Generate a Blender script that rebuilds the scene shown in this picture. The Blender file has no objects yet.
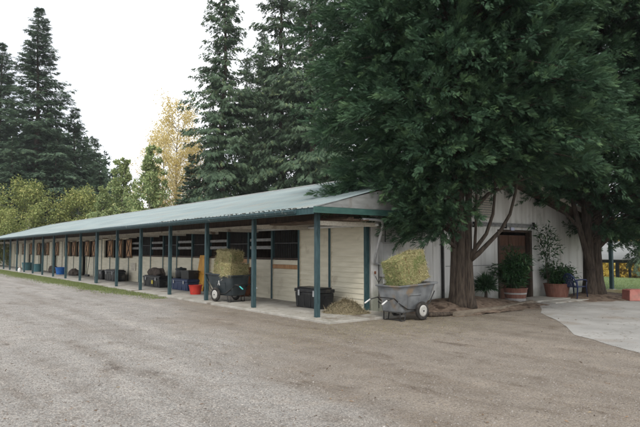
import bpy, math, random
import numpy as np
from mathutils import Vector, Matrix, noise
random.seed(7); rng = np.random.default_rng(7)
S = bpy.context.scene
COL = S.collection
R = math.radians

# ------------------------------------------------------------------ materials
def new_mat(name):
    m = bpy.data.materials.new(name); m.use_nodes = True
    nt = m.node_tree; b = nt.nodes['Principled BSDF']
    return m, nt, b
def N(nt, typ, **kw):
    n = nt.nodes.new(typ)
    for k, v in kw.items():
        if k == 'inp':
            for i, val in v.items(): n.inputs[i].default_value = val
        else: setattr(n, k, v)
    return n
def c4(c): return (c[0], c[1], c[2], 1)
def ramp(nt, stops):
    r = nt.nodes.new('ShaderNodeValToRGB'); e = r.color_ramp.elements
    while len(e) < len(stops): e.new(.5)
    for el, (p, c) in zip(e, stops): el.position = p; el.color = c4(c)
    return r
def coords(nt, scale=(1, 1, 1)):
    tc = N(nt, 'ShaderNodeTexCoord'); mp = N(nt, 'ShaderNodeMapping')
    mp.inputs['Scale'].default_value = scale
    nt.links.new(tc.outputs['Object'], mp.inputs[0]); return mp.outputs[0]
def noise_mat(name, a, b_, scale=4, rough=.8, stretch=(1, 1, 1), bump=.3, bscale=None, lo=.35, hi=.65, metal=0, spec=.3,
              stain=None, stain_scale=1.2, stain_cut=.58, stain_stretch=(1, 1, 1), bdist=.01, detail=6):
    m, nt, p = new_mat(name); L = nt.links.new
    v = coords(nt, stretch)
    n = N(nt, 'ShaderNodeTexNoise'); n.inputs['Scale'].default_value = scale; n.inputs['Detail'].default_value = detail
    L(v, n.inputs['Vector'])
    r = ramp(nt, [(lo, a), (hi, b_)]); L(n.outputs['Fac'], r.inputs[0])
    out = r.outputs[0]
    if stain:
        v2 = coords(nt, stain_stretch)
        n2 = N(nt, 'ShaderNodeTexNoise'); n2.inputs['Scale'].default_value = stain_scale; n2.inputs['Detail'].default_value = 8
        L(v2, n2.inputs['Vector'])
        r2 = ramp(nt, [(stain_cut, (0, 0, 0)), (stain_cut + .12, (1, 1, 1))]); L(n2.outputs['Fac'], r2.inputs[0])
        mx = N(nt, 'ShaderNodeMix', data_type='RGBA'); L(r2.outputs[0], mx.inputs[0]); L(out, mx.inputs[6]); mx.inputs[7].default_value = c4(stain)
        out = mx.outputs[2]
    L(out, p.inputs['Base Color'])
    p.inputs['Roughness'].default_value = rough; p.inputs['Metallic'].default_value = metal
    p.inputs['Specular IOR Level'].default_value = spec
    if bump:
        n3 = N(nt, 'ShaderNodeTexNoise'); n3.inputs['Scale'].default_value = bscale or scale * 4; n3.inputs['Detail'].default_value = 5
        L(v, n3.inputs['Vector'])
        bp = N(nt, 'ShaderNodeBump'); bp.inputs['Strength'].default_value = bump; bp.inputs['Distance'].default_value = bdist
        L(n3.outputs['Fac'], bp.inputs['Height']); L(bp.outputs[0], p.inputs['Normal'])
    return m
def leaf_mat(name, dark, light, tip=None, rough=.6, trans=.15):
    """colour per leaf comes from a stored random number: x picks dark..light, y marks young tips"""
    m, nt, p = new_mat(name); L = nt.links.new
    at = N(nt, 'ShaderNodeAttribute', attribute_name='rnd')
    sp = N(nt, 'ShaderNodeSeparateXYZ'); L(at.outputs['Vector'], sp.inputs[0])
    r = ramp(nt, [(0, dark), (1, light)]); L(sp.outputs[0], r.inputs[0]); out = r.outputs[0]
    if tip:
        mx = N(nt, 'ShaderNodeMix', data_type='RGBA'); L(sp.outputs[1], mx.inputs[0]); L(out, mx.inputs[6]); mx.inputs[7].default_value = c4(tip); out = mx.outputs[2]
    L(out, p.inputs['Base Color']); p.inputs['Roughness'].default_value = rough; p.inputs['Specular IOR Level'].default_value = .25
    if trans:
        tr = N(nt, 'ShaderNodeBsdfTranslucent'); L(out, tr.inputs[0])
        ms = N(nt, 'ShaderNodeMixShader'); ms.inputs[0].default_value = trans
        L(p.outputs[0], ms.inputs[1]); L(tr.outputs[0], ms.inputs[2])
        L(ms.outputs[0], nt.nodes['Material Output'].inputs[0])
    return m

M = {}
M['teal'] = noise_mat('teal_paint', (.022, .048, .055), (.042, .082, .09), 6, .6, (4, 4, 1), .3, stain=(.26, .27, .25), stain_scale=6, stain_cut=.63, stain_stretch=(1, 1, .6))
M['tealfascia'] = noise_mat('green_fascia_paint', (.032, .085, .075), (.05, .115, .10), 5, .5, (1, 1, 3), .15, stain=(.03, .06, .055), stain_scale=1.5, stain_cut=.56)
M['trim'] = noise_mat('dark_green_trim', (.015, .045, .05), (.035, .08, .085), 6, .6, (4, 4, 1), .2)
M['cream'] = noise_mat('cream_siding', (.54, .50, .385), (.64, .595, .47), 1.6, .6, (1, 1, 7), .15, stain=(.45, .40, .30), stain_scale=2.0, stain_cut=.60)
M['creamwood'] = noise_mat('cream_wood', (.42, .38, .31), (.58, .54, .46), 5, .75, (5, .6, 5), .3, stain=(.18, .13, .09), stain_scale=2.0, stain_cut=.57)
M['oldwood'] = noise_mat('old_brown_wood', (.06, .04, .028), (.14, .095, .065), 6, .85, (4, .6, 4), .5)
M['orangewood'] = noise_mat('orange_varnished_wood', (.30, .155, .07), (.42, .235, .11), 5, .6, (3, 3, .6), .3)
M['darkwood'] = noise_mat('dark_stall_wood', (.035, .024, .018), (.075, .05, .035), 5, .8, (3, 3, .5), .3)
M['greyboard'] = noise_mat('weathered_grey_board', (.17, .17, .17), (.30, .30, .29), 6, .8, (3, .6, 3), .3)
M['iron'] = noise_mat('black_iron', (.015, .015, .016), (.04, .038, .036), 10, .5, bump=.1)
M['roof'] = noise_mat('blue_grey_roof_metal', (.225, .28, .285), (.29, .345, .345), .7, .5, (1.5, .4, 1), .05, stain=(.30, .30, .27), stain_scale=1.3, stain_cut=.56, stain_stretch=(.35, 1.6, 1), spec=.4)
M['moss'] = noise_mat('roof_edge_grime', (.03, .035, .03), (.12, .12, .10), 9, .9, bump=.6)
M['gableply'] = noise_mat('weathered_gable_board', (.20, .205, .20), (.26, .27, .262), 3, .9, (1, 1, 4), .3, stain=(.17, .155, .14), stain_scale=3, stain_cut=.55)
M['conc'] = noise_mat('concrete', (.30, .285, .25), (.42, .40, .36), 2.5, .9, bump=.3, bscale=60, stain=(.17, .14, .11), stain_scale=1.3, stain_cut=.56)
M['pad'] = noise_mat('pale_concrete_pad', (.27, .262, .245), (.35, .34, .32), 1.2, .9, bump=.25, bscale=70, stain=(.27, .245, .215), stain_scale=.9, stain_cut=.55, bdist=.004)
m = M['pad']; nt = m.node_tree; pb = nt.nodes['Principled BSDF']; src = pb.inputs['Base Color'].links[0].from_socket
cv = coords(nt); ck = N(nt, 'ShaderNodeTexNoise'); ck.inputs['Scale'].default_value = .55; ck.inputs['Detail'].default_value = 6; nt.links.new(cv, ck.inputs['Vector'])
ckr = ramp(nt, [(.494, (1, 1, 1)), (.4985, (.72, .70, .67)), (.5015, (.72, .70, .67)), (.506, (1, 1, 1))]); nt.links.new(ck.outputs['Fac'], ckr.inputs[0])
cm = N(nt, 'ShaderNodeMix', data_type='RGBA', blend_type='MULTIPLY'); cm.inputs[0].default_value = 1; nt.links.new(src, cm.inputs[6]); nt.links.new(ckr.outputs[0], cm.inputs[7]); nt.links.new(cm.outputs[2], pb.inputs['Base Color'])
M['galv'] = noise_mat('galvanised_metal', (.35, .36, .37), (.5, .5, .5), 8, .45, metal=.3, bump=.05)
M['pvc'] = noise_mat('white_pvc', (.55, .55, .53), (.68, .68, .66), 5, .4, bump=.05)
M['elecgrey'] = noise_mat('grey_electric_box', (.38, .38, .37), (.47, .47, .46), 3, .5, bump=.05, stain=(.25, .23, .2), stain_scale=4, stain_cut=.62)
M['blackplastic'] = noise_mat('black_plastic', (.010, .011, .012), (.022, .023, .025), 6, .38, bump=.15, stain=(.09, .08, .065), stain_scale=3.2, stain_cut=.60)
M['slateplastic'] = noise_mat('slate_grey_plastic', (.022, .030, .034), (.04, .05, .055), 4, .45, bump=.15, stain=(.10, .10, .09), stain_scale=3, stain_cut=.60)
M['greyplastic'] = noise_mat('faded_grey_plastic', (.10, .105, .11), (.19, .20, .205), 3.5, .6, bump=.25, stain=(.20, .15, .10), stain_scale=2.6, stain_cut=.52)
M['bluebox'] = noise_mat('navy_plastic', (.018, .030, .075), (.03, .05, .11), 4, .45, bump=.1, stain=(.10, .09, .08), stain_scale=3, stain_cut=.64)
M['blue'] = noise_mat('blue_plastic', (.015, .10, .36), (.03, .15, .45), 4, .4, bump=.05)
M['tubteal'] = noise_mat('teal_tub_plastic', (.05, .14, .16), (.08, .19, .21), 4, .5, bump=.05)
M['red'] = noise_mat('red_plastic', (.42, .028, .02), (.55, .05, .035), 4, .4, bump=.05, stain=(.25, .06, .04), stain_scale=5, stain_cut=.62)
M['yelloworange'] = noise_mat('orange_board_paint', (.42, .20, .03), (.62, .33, .06), 3, .6, (2, 2, .7), .2, stain=(.25, .12, .04), stain_scale=3, stain_cut=.6)
M['doorwood'] = noise_mat('brown_door_wood', (.07, .035, .022), (.13, .065, .042), 4, .8, (5, 5, .5), .4)
M['rust'] = noise_mat('red_brown_wood', (.14, .05, .025), (.24, .09, .045), 4, .7, (3, 3, .8), .3)
M['rubber'] = noise_mat('black_rubber', (.018, .017, .016), (.05, .045, .04), 9, .85, bump=.3)
M['hub'] = noise_mat('white_wheel_hub', (.36, .35, .32), (.48, .47, .44), 9, .5, bump=.05, stain=(.3, .25, .2), stain_scale=12, stain_cut=.6)
M['cover'] = noise_mat('brown_canvas', (.045, .035, .03), (.10, .08, .065), 5, .95, bump=.6)
M['redpaint'] = noise_mat('faded_red_planter_paint', (.15, .068, .048), (.22, .10, .075), 5, .8, (3, 3, 1), .4, stain=(.15, .10, .08), stain_scale=4, stain_cut=.56)
M['whiteband'] = noise_mat('grey_planter_band', (.30, .29, .28), (.42, .40, .38), 5, .75, bump=.3)
M['pink'] = noise_mat('salmon_red_concrete', (.33, .12, .10), (.43, .19, .16), 4, .85, bump=.3, stain=(.25, .16, .13), stain_scale=3, stain_cut=.56)
M['chair'] = noise_mat('navy_chair_plastic', (.012, .02, .065), (.02, .035, .10), 4, .35, bump=.03)
M['chairdark'] = noise_mat('dark_navy_plastic', (.012, .016, .04), (.02, .026, .06), 4, .35, bump=.03)
M['timber'] = noise_mat('edging_timber', (.13, .105, .08), (.23, .195, .15), 6, .9, (.6, 3, 3), .6)
M['paletimber'] = noise_mat('pale_yellow_timber', (.42, .36, .19), (.52, .46, .28), 5, .85, bump=.4)
M['soil'] = noise_mat('potting_soil', (.02, .014, .01), (.05, .035, .025), 20, .95, bump=.8)
M['white'] = noise_mat('white_plastic', (.62, .62, .6), (.72, .72, .7), 4, .4, bump=.02)
M['whitesign'] = noise_mat('pale_blue_sign', (.5, .52, .68), (.58, .6, .75), 4, .5, bump=0)
M['cyan'] = noise_mat('cyan_grip', (.05, .45, .42), (.08, .5, .46), 4, .5, bump=0)
M['yellow'] = noise_mat('yellow_sticker', (.5, .4, .05), (.6, .5, .1), 4, .5, bump=0)
M['bark'] = noise_mat('cypress_bark', (.040, .030, .024), (.105, .082, .062), 5, .95, (5, 5, .7), 1, bscale=14, bdist=.03)
M['barkfar'] = noise_mat('fir_bark', (.05, .035, .028), (.12, .09, .07), 4, .95, (3, 3, .6), .8, bdist=.03)
M['barkpale'] = noise_mat('pale_bark', (.2, .18, .15), (.34, .31, .27), 5, .9, bump=.4)
M['mulch'] = noise_mat('needle_litter', (.13, .095, .07), (.22, .165, .125), 9, .97, bump=1, bscale=45, stain=(.06, .04, .028), stain_scale=5, stain_cut=.52, bdist=.02)
M['lawn'] = noise_mat('lawn', (.07, .11, .035), (.12, .17, .06), 1.5, .95, bump=.8, bscale=50)
M['shelterroof'] = noise_mat('pale_shelter_roof', (.36, .36, .34), (.46, .46, .43), .5, .6, (1, 1, 1), .1)
M['sheltpost'] = noise_mat('dark_shelter_wood', (.012, .02, .022), (.03, .04, .04), 2, .8, bump=.1)
M['pebble'] = None

# gable wall: white board with vertical seams, streaks and grime
m, nt, p = new_mat('stained_white_wall'); L = nt.links.new
v = coords(nt, (2.6, 2.6, .22)); n = N(nt, 'ShaderNodeTexNoise'); n.inputs['Scale'].default_value = 1.8; n.inputs['Detail'].default_value = 9; n.inputs['Roughness'].default_value = .65; L(v, n.inputs['Vector'])
r = ramp(nt, [(.28, (.38, .36, .32)), (.42, (.62, .605, .57)), (.58, (.74, .73, .70))]); L(n.outputs['Fac'], r.inputs[0])
v2 = coords(nt); n2 = N(nt, 'ShaderNodeTexNoise'); n2.inputs['Scale'].default_value = 1.3; n2.inputs['Detail'].default_value = 7; L(v2, n2.inputs['Vector'])
sx = N(nt, 'ShaderNodeSeparateXYZ'); L(v2, sx.inputs[0])
# splash-back dirt: a low uneven band along the foot of the wall
mr = N(nt, 'ShaderNodeMapRange'); mr.inputs[1].default_value = 0; mr.inputs[2].default_value = .75; mr.inputs[3].default_value = .34; mr.inputs[4].default_value = 0; L(sx.outputs[2], mr.inputs[0])
ad = N(nt, 'ShaderNodeMath', operation='ADD'); L(n2.outputs['Fac'], ad.inputs[0]); L(mr.outputs[0], ad.inputs[1])
r2 = ramp(nt, [(.58, (0, 0, 0)), (.80, (1, 1, 1))]); L(ad.outputs[0], r2.inputs[0])
mx = N(nt, 'ShaderNodeMix', data_type='RGBA'); L(r2.outputs[0], mx.inputs[0]); L(r.outputs[0], mx.inputs[6]); mx.inputs[7].default_value = (.24, .25, .20, 1)
L(mx.outputs[2], p.inputs['Base Color']); p.inputs['Roughness'].default_value = .7
bp = N(nt, 'ShaderNodeBump'); bp.inputs['Strength'].default_value = .2; bp.inputs['Distance'].default_value = .01; L(n2.outputs['Fac'], bp.inputs['Height']); L(bp.outputs[0], p.inputs['Normal'])
M['wall'] = m

# ground: grey gravel that turns to brown dirt near the barn and right of the frame
def ground_mat():
    m, nt, p = new_mat('gravel_and_dirt'); L = nt.links.new
    v = coords(nt)
    sx = N(nt, 'ShaderNodeSeparateXYZ'); L(v, sx.inputs[0])
    big = N(nt, 'ShaderNodeTexNoise'); big.inputs['Scale'].default_value = .35; big.inputs['Detail'].default_value = 7; big.inputs['Roughness'].default_value = .6; L(v, big.inputs['Vector'])
    mid = N(nt, 'ShaderNodeTexNoise'); mid.inputs['Scale'].default_value = 2.2; mid.inputs['Detail'].default_value = 8; mid.inputs['Roughness'].default_value = .7; L(v, mid.inputs['Vector'])
    fine = N(nt, 'ShaderNodeTexNoise'); fine.inputs['Scale'].default_value = 34; fine.inputs['Detail'].default_value = 6; fine.inputs['Roughness'].default_value = .75; L(v, fine.inputs['Vector'])
    vor = N(nt, 'ShaderNodeTexVoronoi'); vor.inputs['Scale'].default_value = 55; L(v, vor.inputs['Vector'])
    # grey gravel colour
    gr = ramp(nt, [(.3, (.185, .170, .156)), (.5, (.302, .288, .268)), (.72, (.45, .425, .40))]); L(fine.outputs['Fac'], gr.inputs[0])
    bsep = N(nt, 'ShaderNodeSeparateColor'); L(vor.outputs['Color'], bsep.inputs[0])
    br = ramp(nt, [(.0, (.7, .7, .7)), (.6, (1, 1, 1)), (1, (1.35, 1.33, 1.3))]); L(bsep.outputs[0], br.inputs[0])
    mg = N(nt, 'ShaderNodeMix', data_type='RGBA', blend_type='MULTIPLY'); mg.inputs[0].default_value = 1; L(gr.outputs[0], mg.inputs[6]); L(br.outputs[0], mg.inputs[7])
    # brown dirt colour
    dr = ramp(nt, [(.3, (.135, .114, .094)), (.5, (.238, .207, .172)), (.72, (.37, .33, .285))]); L(fine.outputs['Fac'], dr.inputs[0])
    # mask along x - .3 y
    k = N(nt, 'ShaderNodeMath', operation='MULTIPLY_ADD'); L(sx.outputs[1], k.inputs[0]); k.inputs[1].default_value = -.27; L(sx.outputs[0], k.inputs[2])
    bn = N(nt, 'ShaderNodeMath', operation='MULTIPLY_ADD'); L(big.outputs['Fac'], bn.inputs[0]); bn.inputs[1].default_value = 6.5; L(k.outputs[0], bn.inputs[2])
    mn = N(nt, 'ShaderNodeMath', operation='MULTIPLY_ADD'); L(mid.outputs['Fac'], mn.inputs[0]); mn.inputs[1].default_value = 2.0; L(bn.outputs[0], mn.inputs[2])
    mk = N(nt, 'ShaderNodeMapRange'); mk.interpolation_type = 'SMOOTHSTEP'; mk.inputs[1].default_value = .1; mk.inputs[2].default_value = 2.6; L(mn.outputs[0], mk.inputs[0])
    mm = N(nt, 'ShaderNodeMix', data_type='RGBA'); L(mk.outputs[0], mm.inputs[0]); L(mg.outputs[2], mm.inputs[6]); L(dr.outputs[0], mm.inputs[7])
    # patches: compacted dark damp spots and pale worn tracks
    pr = ramp(nt, [(.27, (.50, .46, .43)), (.38, (.86, .84, .82)), (.52, (1, 1, 1)), (.64, (1.12, 1.10, 1.08)), (.75, (1.35, 1.32, 1.28))]); L(mid.outputs['Fac'], pr.inputs[0])
    m2 = N(nt, 'ShaderNodeMix', data_type='RGBA', blend_type='MULTIPLY'); m2.inputs[0].default_value = 1; L(mm.outputs[2], m2.inputs[6]); L(pr.outputs[0], m2.inputs[7])
    tv = N(nt, 'ShaderNodeMapping'); tv.inputs['Rotation'].default_value = (0, 0, R(18)); tv.inputs['Scale'].default_value = (1.6, .16, 1); L(v, tv.inputs[0])
    tn = N(nt, 'ShaderNodeTexNoise'); tn.inputs['Scale'].default_value = .8; tn.inputs['Detail'].default_value = 6; L(tv.outputs[0], tn.inputs['Vector'])
    tr = ramp(nt, [(.36, (.84, .81, .78)), (.5, (1, 1, 1)), (.64, (1.14, 1.13, 1.12))]); L(tn.outputs['Fac'], tr.inputs[0])
    m3 = N(nt, 'ShaderNodeMix', data_type='RGBA', blend_type='MULTIPLY'); m3.inputs[0].default_value = 1; L(m2.outputs[2], m3.inputs[6]); L(tr.outputs[0], m3.inputs[7])
    dm_ = N(nt, 'ShaderNodeMapping'); dm_.inputs['Rotation'].default_value = (0, 0, R(-8)); dm_.inputs['Scale'].default_value = (.9, .33, 1); L(v, dm_.inputs[0])
    dn = N(nt, 'ShaderNodeTexNoise'); dn.inputs['Scale'].default_value = 1.5; dn.inputs['Detail'].default_value = 9; dn.inputs['Roughness'].default_value = .68; L(dm_.outputs[0], dn.inputs['Vector'])
    dr_ = ramp(nt, [(.335, (.52, .48, .45)), (.40, (.86, .84, .82)), (.46, (1, 1, 1))]); L(dn.outputs['Fac'], dr_.inputs[0])
    m4 = N(nt, 'ShaderNodeMix', data_type='RGBA', blend_type='MULTIPLY'); m4.inputs[0].default_value = 1; L(m3.outputs[2], m4.inputs[6]); L(dr_.outputs[0], m4.inputs[7])
    L(m4.outputs[2], p.inputs['Base Color']); p.inputs['Roughness'].default_value = .93; p.inputs['Specular IOR Level'].default_value = .2
    b1 = N(nt, 'ShaderNodeBump'); b1.inputs['Strength'].default_value = .9; b1.inputs['Distance'].default_value = .012; L(vor.outputs['Distance'], b1.inputs['Height']); b1.invert = True
    b2 = N(nt, 'ShaderNodeBump'); b2.inputs['Strength'].default_value = .8; b2.inputs['Distance'].default_value = .02; L(fine.outputs['Fac'], b2.inputs['Height']); L(b1.outputs[0], b2.inputs['Normal'])
    L(b2.outputs[0], p.inputs['Normal'])
    return m
M['ground'] = ground_mat()
M['pebble'] = leaf_mat('gravel_stone', (.13, .11, .095), (.42, .39, .355), rough=.9, trans=0)
M['hayside'] = noise_mat('hay_bale_side', (.15, .13, .055), (.40, .36, .17), 16, .95, (1, 1, 3), 1, bscale=40, bdist=.03, stain=(.15, .18, .06), stain_scale=2.5, stain_cut=.52)
M['straw'] = leaf_mat('straw', (.24, .20, .09), (.56, .50, .29), (.20, .26, .09), .9, .1)
M['strawdull'] = leaf_mat('old_straw', (.15, .12, .07), (.40, .34, .22), (.20, .20, .10), .9, 0)
M['haydull'] = noise_mat('old_hay', (.09, .08, .045), (.22, .19, .11), 16, .95, (1, 1, 1), 1, bscale=40, bdist=.03)
M['cypress'] = leaf_mat('cypress_foliage', (.018, .050, .028), (.068, .135, .075), (.16, .26, .11), .6, .22)
M['firleaf'] = leaf_mat('fir_foliage', (.065, .112, .072), (.135, .20, .125), (.18, .24, .13), .7, .25)
M['cedarleaf'] = leaf_mat('cedar_foliage', (.055, .098, .062), (.13, .19, .11), (.19, .24, .11), .7, .25)
M['oliveleaf'] = leaf_mat('olive_foliage', (.14, .19, .06), (.36, .38, .13), (.50, .46, .18), .7, .3)
M['youngleaf'] = leaf_mat('pale_green_foliage', (.20, .27, .12), (.38, .45, .20), (.50, .50, .24), .7, .25)
M['goldleaf'] = leaf_mat('gold_foliage', (.56, .44, .17), (.80, .68, .32), (.88, .78, .44), .7, .4)
M['maple'] = leaf_mat('yellow_maple_foliage', (.42, .30, .05), (.75, .60, .14), (.8, .7, .2), .7, .4)
M['potleaf'] = leaf_mat('shrub_leaf', (.018, .050, .022), (.05, .12, .04), (.12, .17, .07), .45, .15)
M['palmleaf'] = leaf_mat('small_palm_leaf', (.02, .055, .025), (.055, .11, .05), (.10, .15, .08), .5, .15)
M['grass'] = leaf_mat('grass_blade', (.12, .16, .05), (.24, .29, .11), (.36, .33, .19), .8, .25)
M['clumpfar'] = leaf_mat('forest_foliage', (.02, .045, .028), (.06, .10, .05), (.10, .13, .05), .8, .1)
M['needles'] = leaf_mat('brown_litter', (.05, .03, .018), (.24, .16, .10), (.30, .24, .15), .95, 0)

# ------------------------------------------------------------------ object helpers
def tag(o, label=None, cat=None, group=None, kind=None):
    if label: o['label'] = label
    if cat: o['category'] = cat
    if group: o['group'] = group
    if kind: o['kind'] = kind
    return o
def empty(name, loc=(0, 0, 0), rz=0, label=None, cat=None, group=None):
    o = bpy.data.objects.new(name, None); COL.objects.link(o); o.location = loc; o.rotation_euler = (0, 0, rz)
    o.empty_display_size = .2
    return tag(o, label, cat, group)
class MB:
    def __init__(s): s.v = []; s.f = []
    def add(s, vs, fs):
        k = len(s.v); s.v += [tuple(x) for x in vs]; s.f += [tuple(i + k for i in f) for f in fs]; return s
    def box(s, x0, x1, y0, y1, z0, z1, taper=None):
        if taper is None: taper = (0, 0)
        a, b = taper
        vs = [(x0 + a, y0 + b, z0), (x1 - a, y0 + b, z0), (x1 - a, y1 - b, z0), (x0 + a, y1 - b, z0), (x0, y0, z1), (x1, y0, z1), (x1, y1, z1), (x0, y1, z1)]
        return s.add(vs, [(3, 2, 1, 0), (4, 5, 6, 7), (0, 1, 5, 4), (1, 2, 6, 5), (2, 3, 7, 6), (3, 0, 4, 7)])
    def bar(s, a, b, w, h, up=(0, 0, 1)):
        a = Vector(a); b = Vector(b); d = (b - a).normalized(); u = Vector(up)
        if abs(d.dot(u)) > .98: u = Vector((0, 1, 0))
        x = d.cross(u).normalized(); u = x.cross(d)
        vs = []
        for p_ in (a, b):
            for sx, su in ((-1, -1), (1, -1), (1, 1), (-1, 1)): vs.append(p_ + x * sx * w / 2 + u * su * h / 2)
        return s.add(vs, [(0, 1, 2, 3), (7, 6, 5, 4), (0, 4, 5, 1), (1, 5, 6, 2), (2, 6, 7, 3), (3, 7, 4, 0)])
    def tube(s, pts, rad, seg=8, cap=True, flute=0, ph=0):
        pts = [Vector(p_) for p_ in pts]
        if not hasattr(rad, '__len__'): rad = [rad] * len(pts)
        rings = []; x = None
        for i, p_ in enumerate(pts):
            d = (pts[min(i + 1, len(pts) - 1)] - pts[max(i - 1, 0)]).normalized()
            if x is None:
                u = Vector((0, 0, 1)) if abs(d.z) < .9 else Vector((1, 0, 0)); x = d.cross(u).normalized()
            else: x = (x - d * x.dot(d)).normalized()
            y = d.cross(x)
            for k in range(seg):
                t = 2 * math.pi * k / seg; r_ = rad[i] * (1 + flute * math.sin(5 * t + ph) + flute * .6 * math.sin(3 * t + 1 + ph))
                rings.append(p_ + (x * math.cos(t) + y * math.sin(t)) * r_)
        fs = []
        for i in range(len(pts) - 1):
            for k in range(seg):
                a = i * seg + k; b = i * seg + (k + 1) % seg
                fs.append((a, b, b + seg, a + seg))
        if cap: fs.append(tuple(range(seg))[::-1]); fs.append(tuple(range((len(pts) - 1) * seg, len(pts) * seg)))
        return s.add(rings, fs)
    def lathe(s, prof, c=(0, 0, 0), seg=24, axis='z'):
        vs = []
        for (r_, z) in prof:
            for k in range(seg):
                t = 2 * math.pi * k / seg; a, b = r_ * math.cos(t), r_ * math.sin(t)
                vs.append((c[0] + a, c[1] + b, c[2] + z) if axis == 'z' else ((c[0] + a, c[1] + z, c[2] + b) if axis == 'y' else (c[0] + z, c[1] + a, c[2] + b)))
        fs = []
        for i in range(len(prof) - 1):
            for k in range(seg):
                a = i * seg + k; b = i * seg + (k + 1) % seg; fs.append((a, b, b + seg, a + seg))
        if prof[0][0] > 1e-4: fs.append(tuple(range(seg))[::-1])
        if prof[-1][0] > 1e-4: fs.append(tuple(range((len(prof) - 1) * seg, len(prof) * seg)))
        return s.add(vs, fs)
    def build(s, name, mat, parent=None, smooth=False, bevel=0, loc=None, rot=None, fixn=True):
        me = bpy.data.meshes.new(name); me.from_pydata(s.v, [], s.f)
        if fixn:
            import bmesh
            bm = bmesh.new(); bm.from_mesh(me); bmesh.ops.recalc_face_normals(bm, faces=bm.faces); bm.to_mesh(me); bm.free()
        me.materials.append(M[mat]) if isinstance(mat, str) else me.materials.append(mat)
        o = bpy.data.objects.new(name, me); COL.objects.link(o)
        if parent: o.parent = parent
        if loc: o.location = loc
        if rot: o.rotation_euler = rot
        if smooth:
            me.polygons.foreach_set('use_smooth', [True] * len(me.polygons))
        if bevel:
            b = o.modifiers.new('bevel', 'BEVEL'); b.width = bevel; b.segments = 2; b.limit_method = 'ANGLE'; b.angle_limit = R(40)
        return o
def tri_obj(name, V, F, mat, parent=None, rnd=None):
    """V (n,3) points, F (m,3) triangles, rnd (m,3) per-face numbers kept as the attribute 'rnd'"""
    V = np.asarray(V, np.float32); F = np.asarray(F, np.int32)
    me = bpy.data.meshes.new(name)
    me.vertices.add(len(V)); me.vertices.foreach_set('co', V.ravel())
    me.loops.add(F.size); me.loops.foreach_set('vertex_index', F.ravel())
    me.polygons.add(len(F)); me.polygons.foreach_set('loop_start', np.arange(0, F.size, 3, dtype=np.int32))
    me.update(calc_edges=True)
    if rnd is not None:
        a = me.attributes.new('rnd', 'FLOAT_VECTOR', 'FACE'); a.data.foreach_set('vector', np.asarray(rnd, np.float32).ravel())
    me.materials.append(M[mat])
    o = bpy.data.objects.new(name, me); COL.objects.link(o)
    if parent: o.parent = parent
    return o
def nrm(a): return a / np.maximum(np.linalg.norm(a, axis=-1, keepdims=True), 1e-6)
def place_template(T, TF, P, A, Nn, Sc):
    """T (k,3) template in (along, side, normal) axes; placed at P with axis A, normal Nn, scale Sc"""
    A = nrm(A); B = nrm(np.cross(Nn, A)); C_ = np.cross(A, B)
    V = P[:, None, :] + Sc[:, None, None] * (T[None, :, 0:1] * A[:, None, :] + T[None, :, 1:2] * B[:, None, :] + T[None, :, 2:3] * C_[:, None, :])
    k = len(T); n = len(P)
    F = TF[None] + (np.arange(n) * k)[:, None, None]
    return V.reshape(-1, 3), F.reshape(-1, 3)
def fan_template(n=5, w=.10, spread=.9, droop=.15, jitter=0):
    """a flat feathery spray: a thin midrib leaf and n leaflets on either side"""
    T = []; F = []
    def leaf(x0, y0, dx, dy, l, w_, z0, z1):
        k = len(T); px, py = -dy, dx
        T.extend([(x0 - px * w_ / 2, y0 - py * w_ / 2, z0), (x0 + px * w_ / 2, y0 + py * w_ / 2, z0), (x0 + dx * l, y0 + dy * l, z1)])
        F.append((k, k + 1, k + 2))
    leaf(0, 0, 1, 0, 1, w, 0, -droop)
    for i in range(n):
        t = .08 + .8 * i / n
        for s_ in (-1, 1):
            a = spread * (1 - .35 * t); l = .46 * (1 - .55 * t) + .06
            z = -droop * t * t
            leaf(t, 0, math.cos(a), s_ * math.sin(a), l, w * .95, z, z - droop * .5 * l - .04)
    return np.array(T), np.array(F)

def kids(o): return [c for c in bpy.data.objects if c.parent == o]
def copy_tree(o, parent=None):
    c = o.copy(); COL.objects.link(c); c.parent = parent
    for ch in [x for x in list(COL.objects) if x.parent == o]: copy_tree(ch, c)
    return c

# ------------------------------------------------------------------ camera (metres; the barn runs along +y, its long face on x = 0)
CAMLOC = Vector((-8.52, -11.36, 1.69)); YAW = math.atan(438 / 578); PIT = math.atan(36.5 / 578)
cd = bpy.data.cameras.new('camera'); cam = bpy.data.objects.new('camera', cd); COL.objects.link(cam); S.camera = cam
cam.location = CAMLOC; cam.rotation_euler = (R(90) + PIT, 0, -YAW)
cd.sensor_width = 36; cd.lens = 36 * 578 / 640; cd.clip_end = 2000
FW = Vector((math.sin(YAW), math.cos(YAW), 0)); RT = Vector((math.cos(YAW), -math.sin(YAW), 0))
def spot(px, D, z=0):                     # a spot on the ground D metres ahead, seen in column px
    q = CAMLOC + FW * D + RT * (D * (px - 320) / 578); return Vector((q.x, q.y, z))

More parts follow.
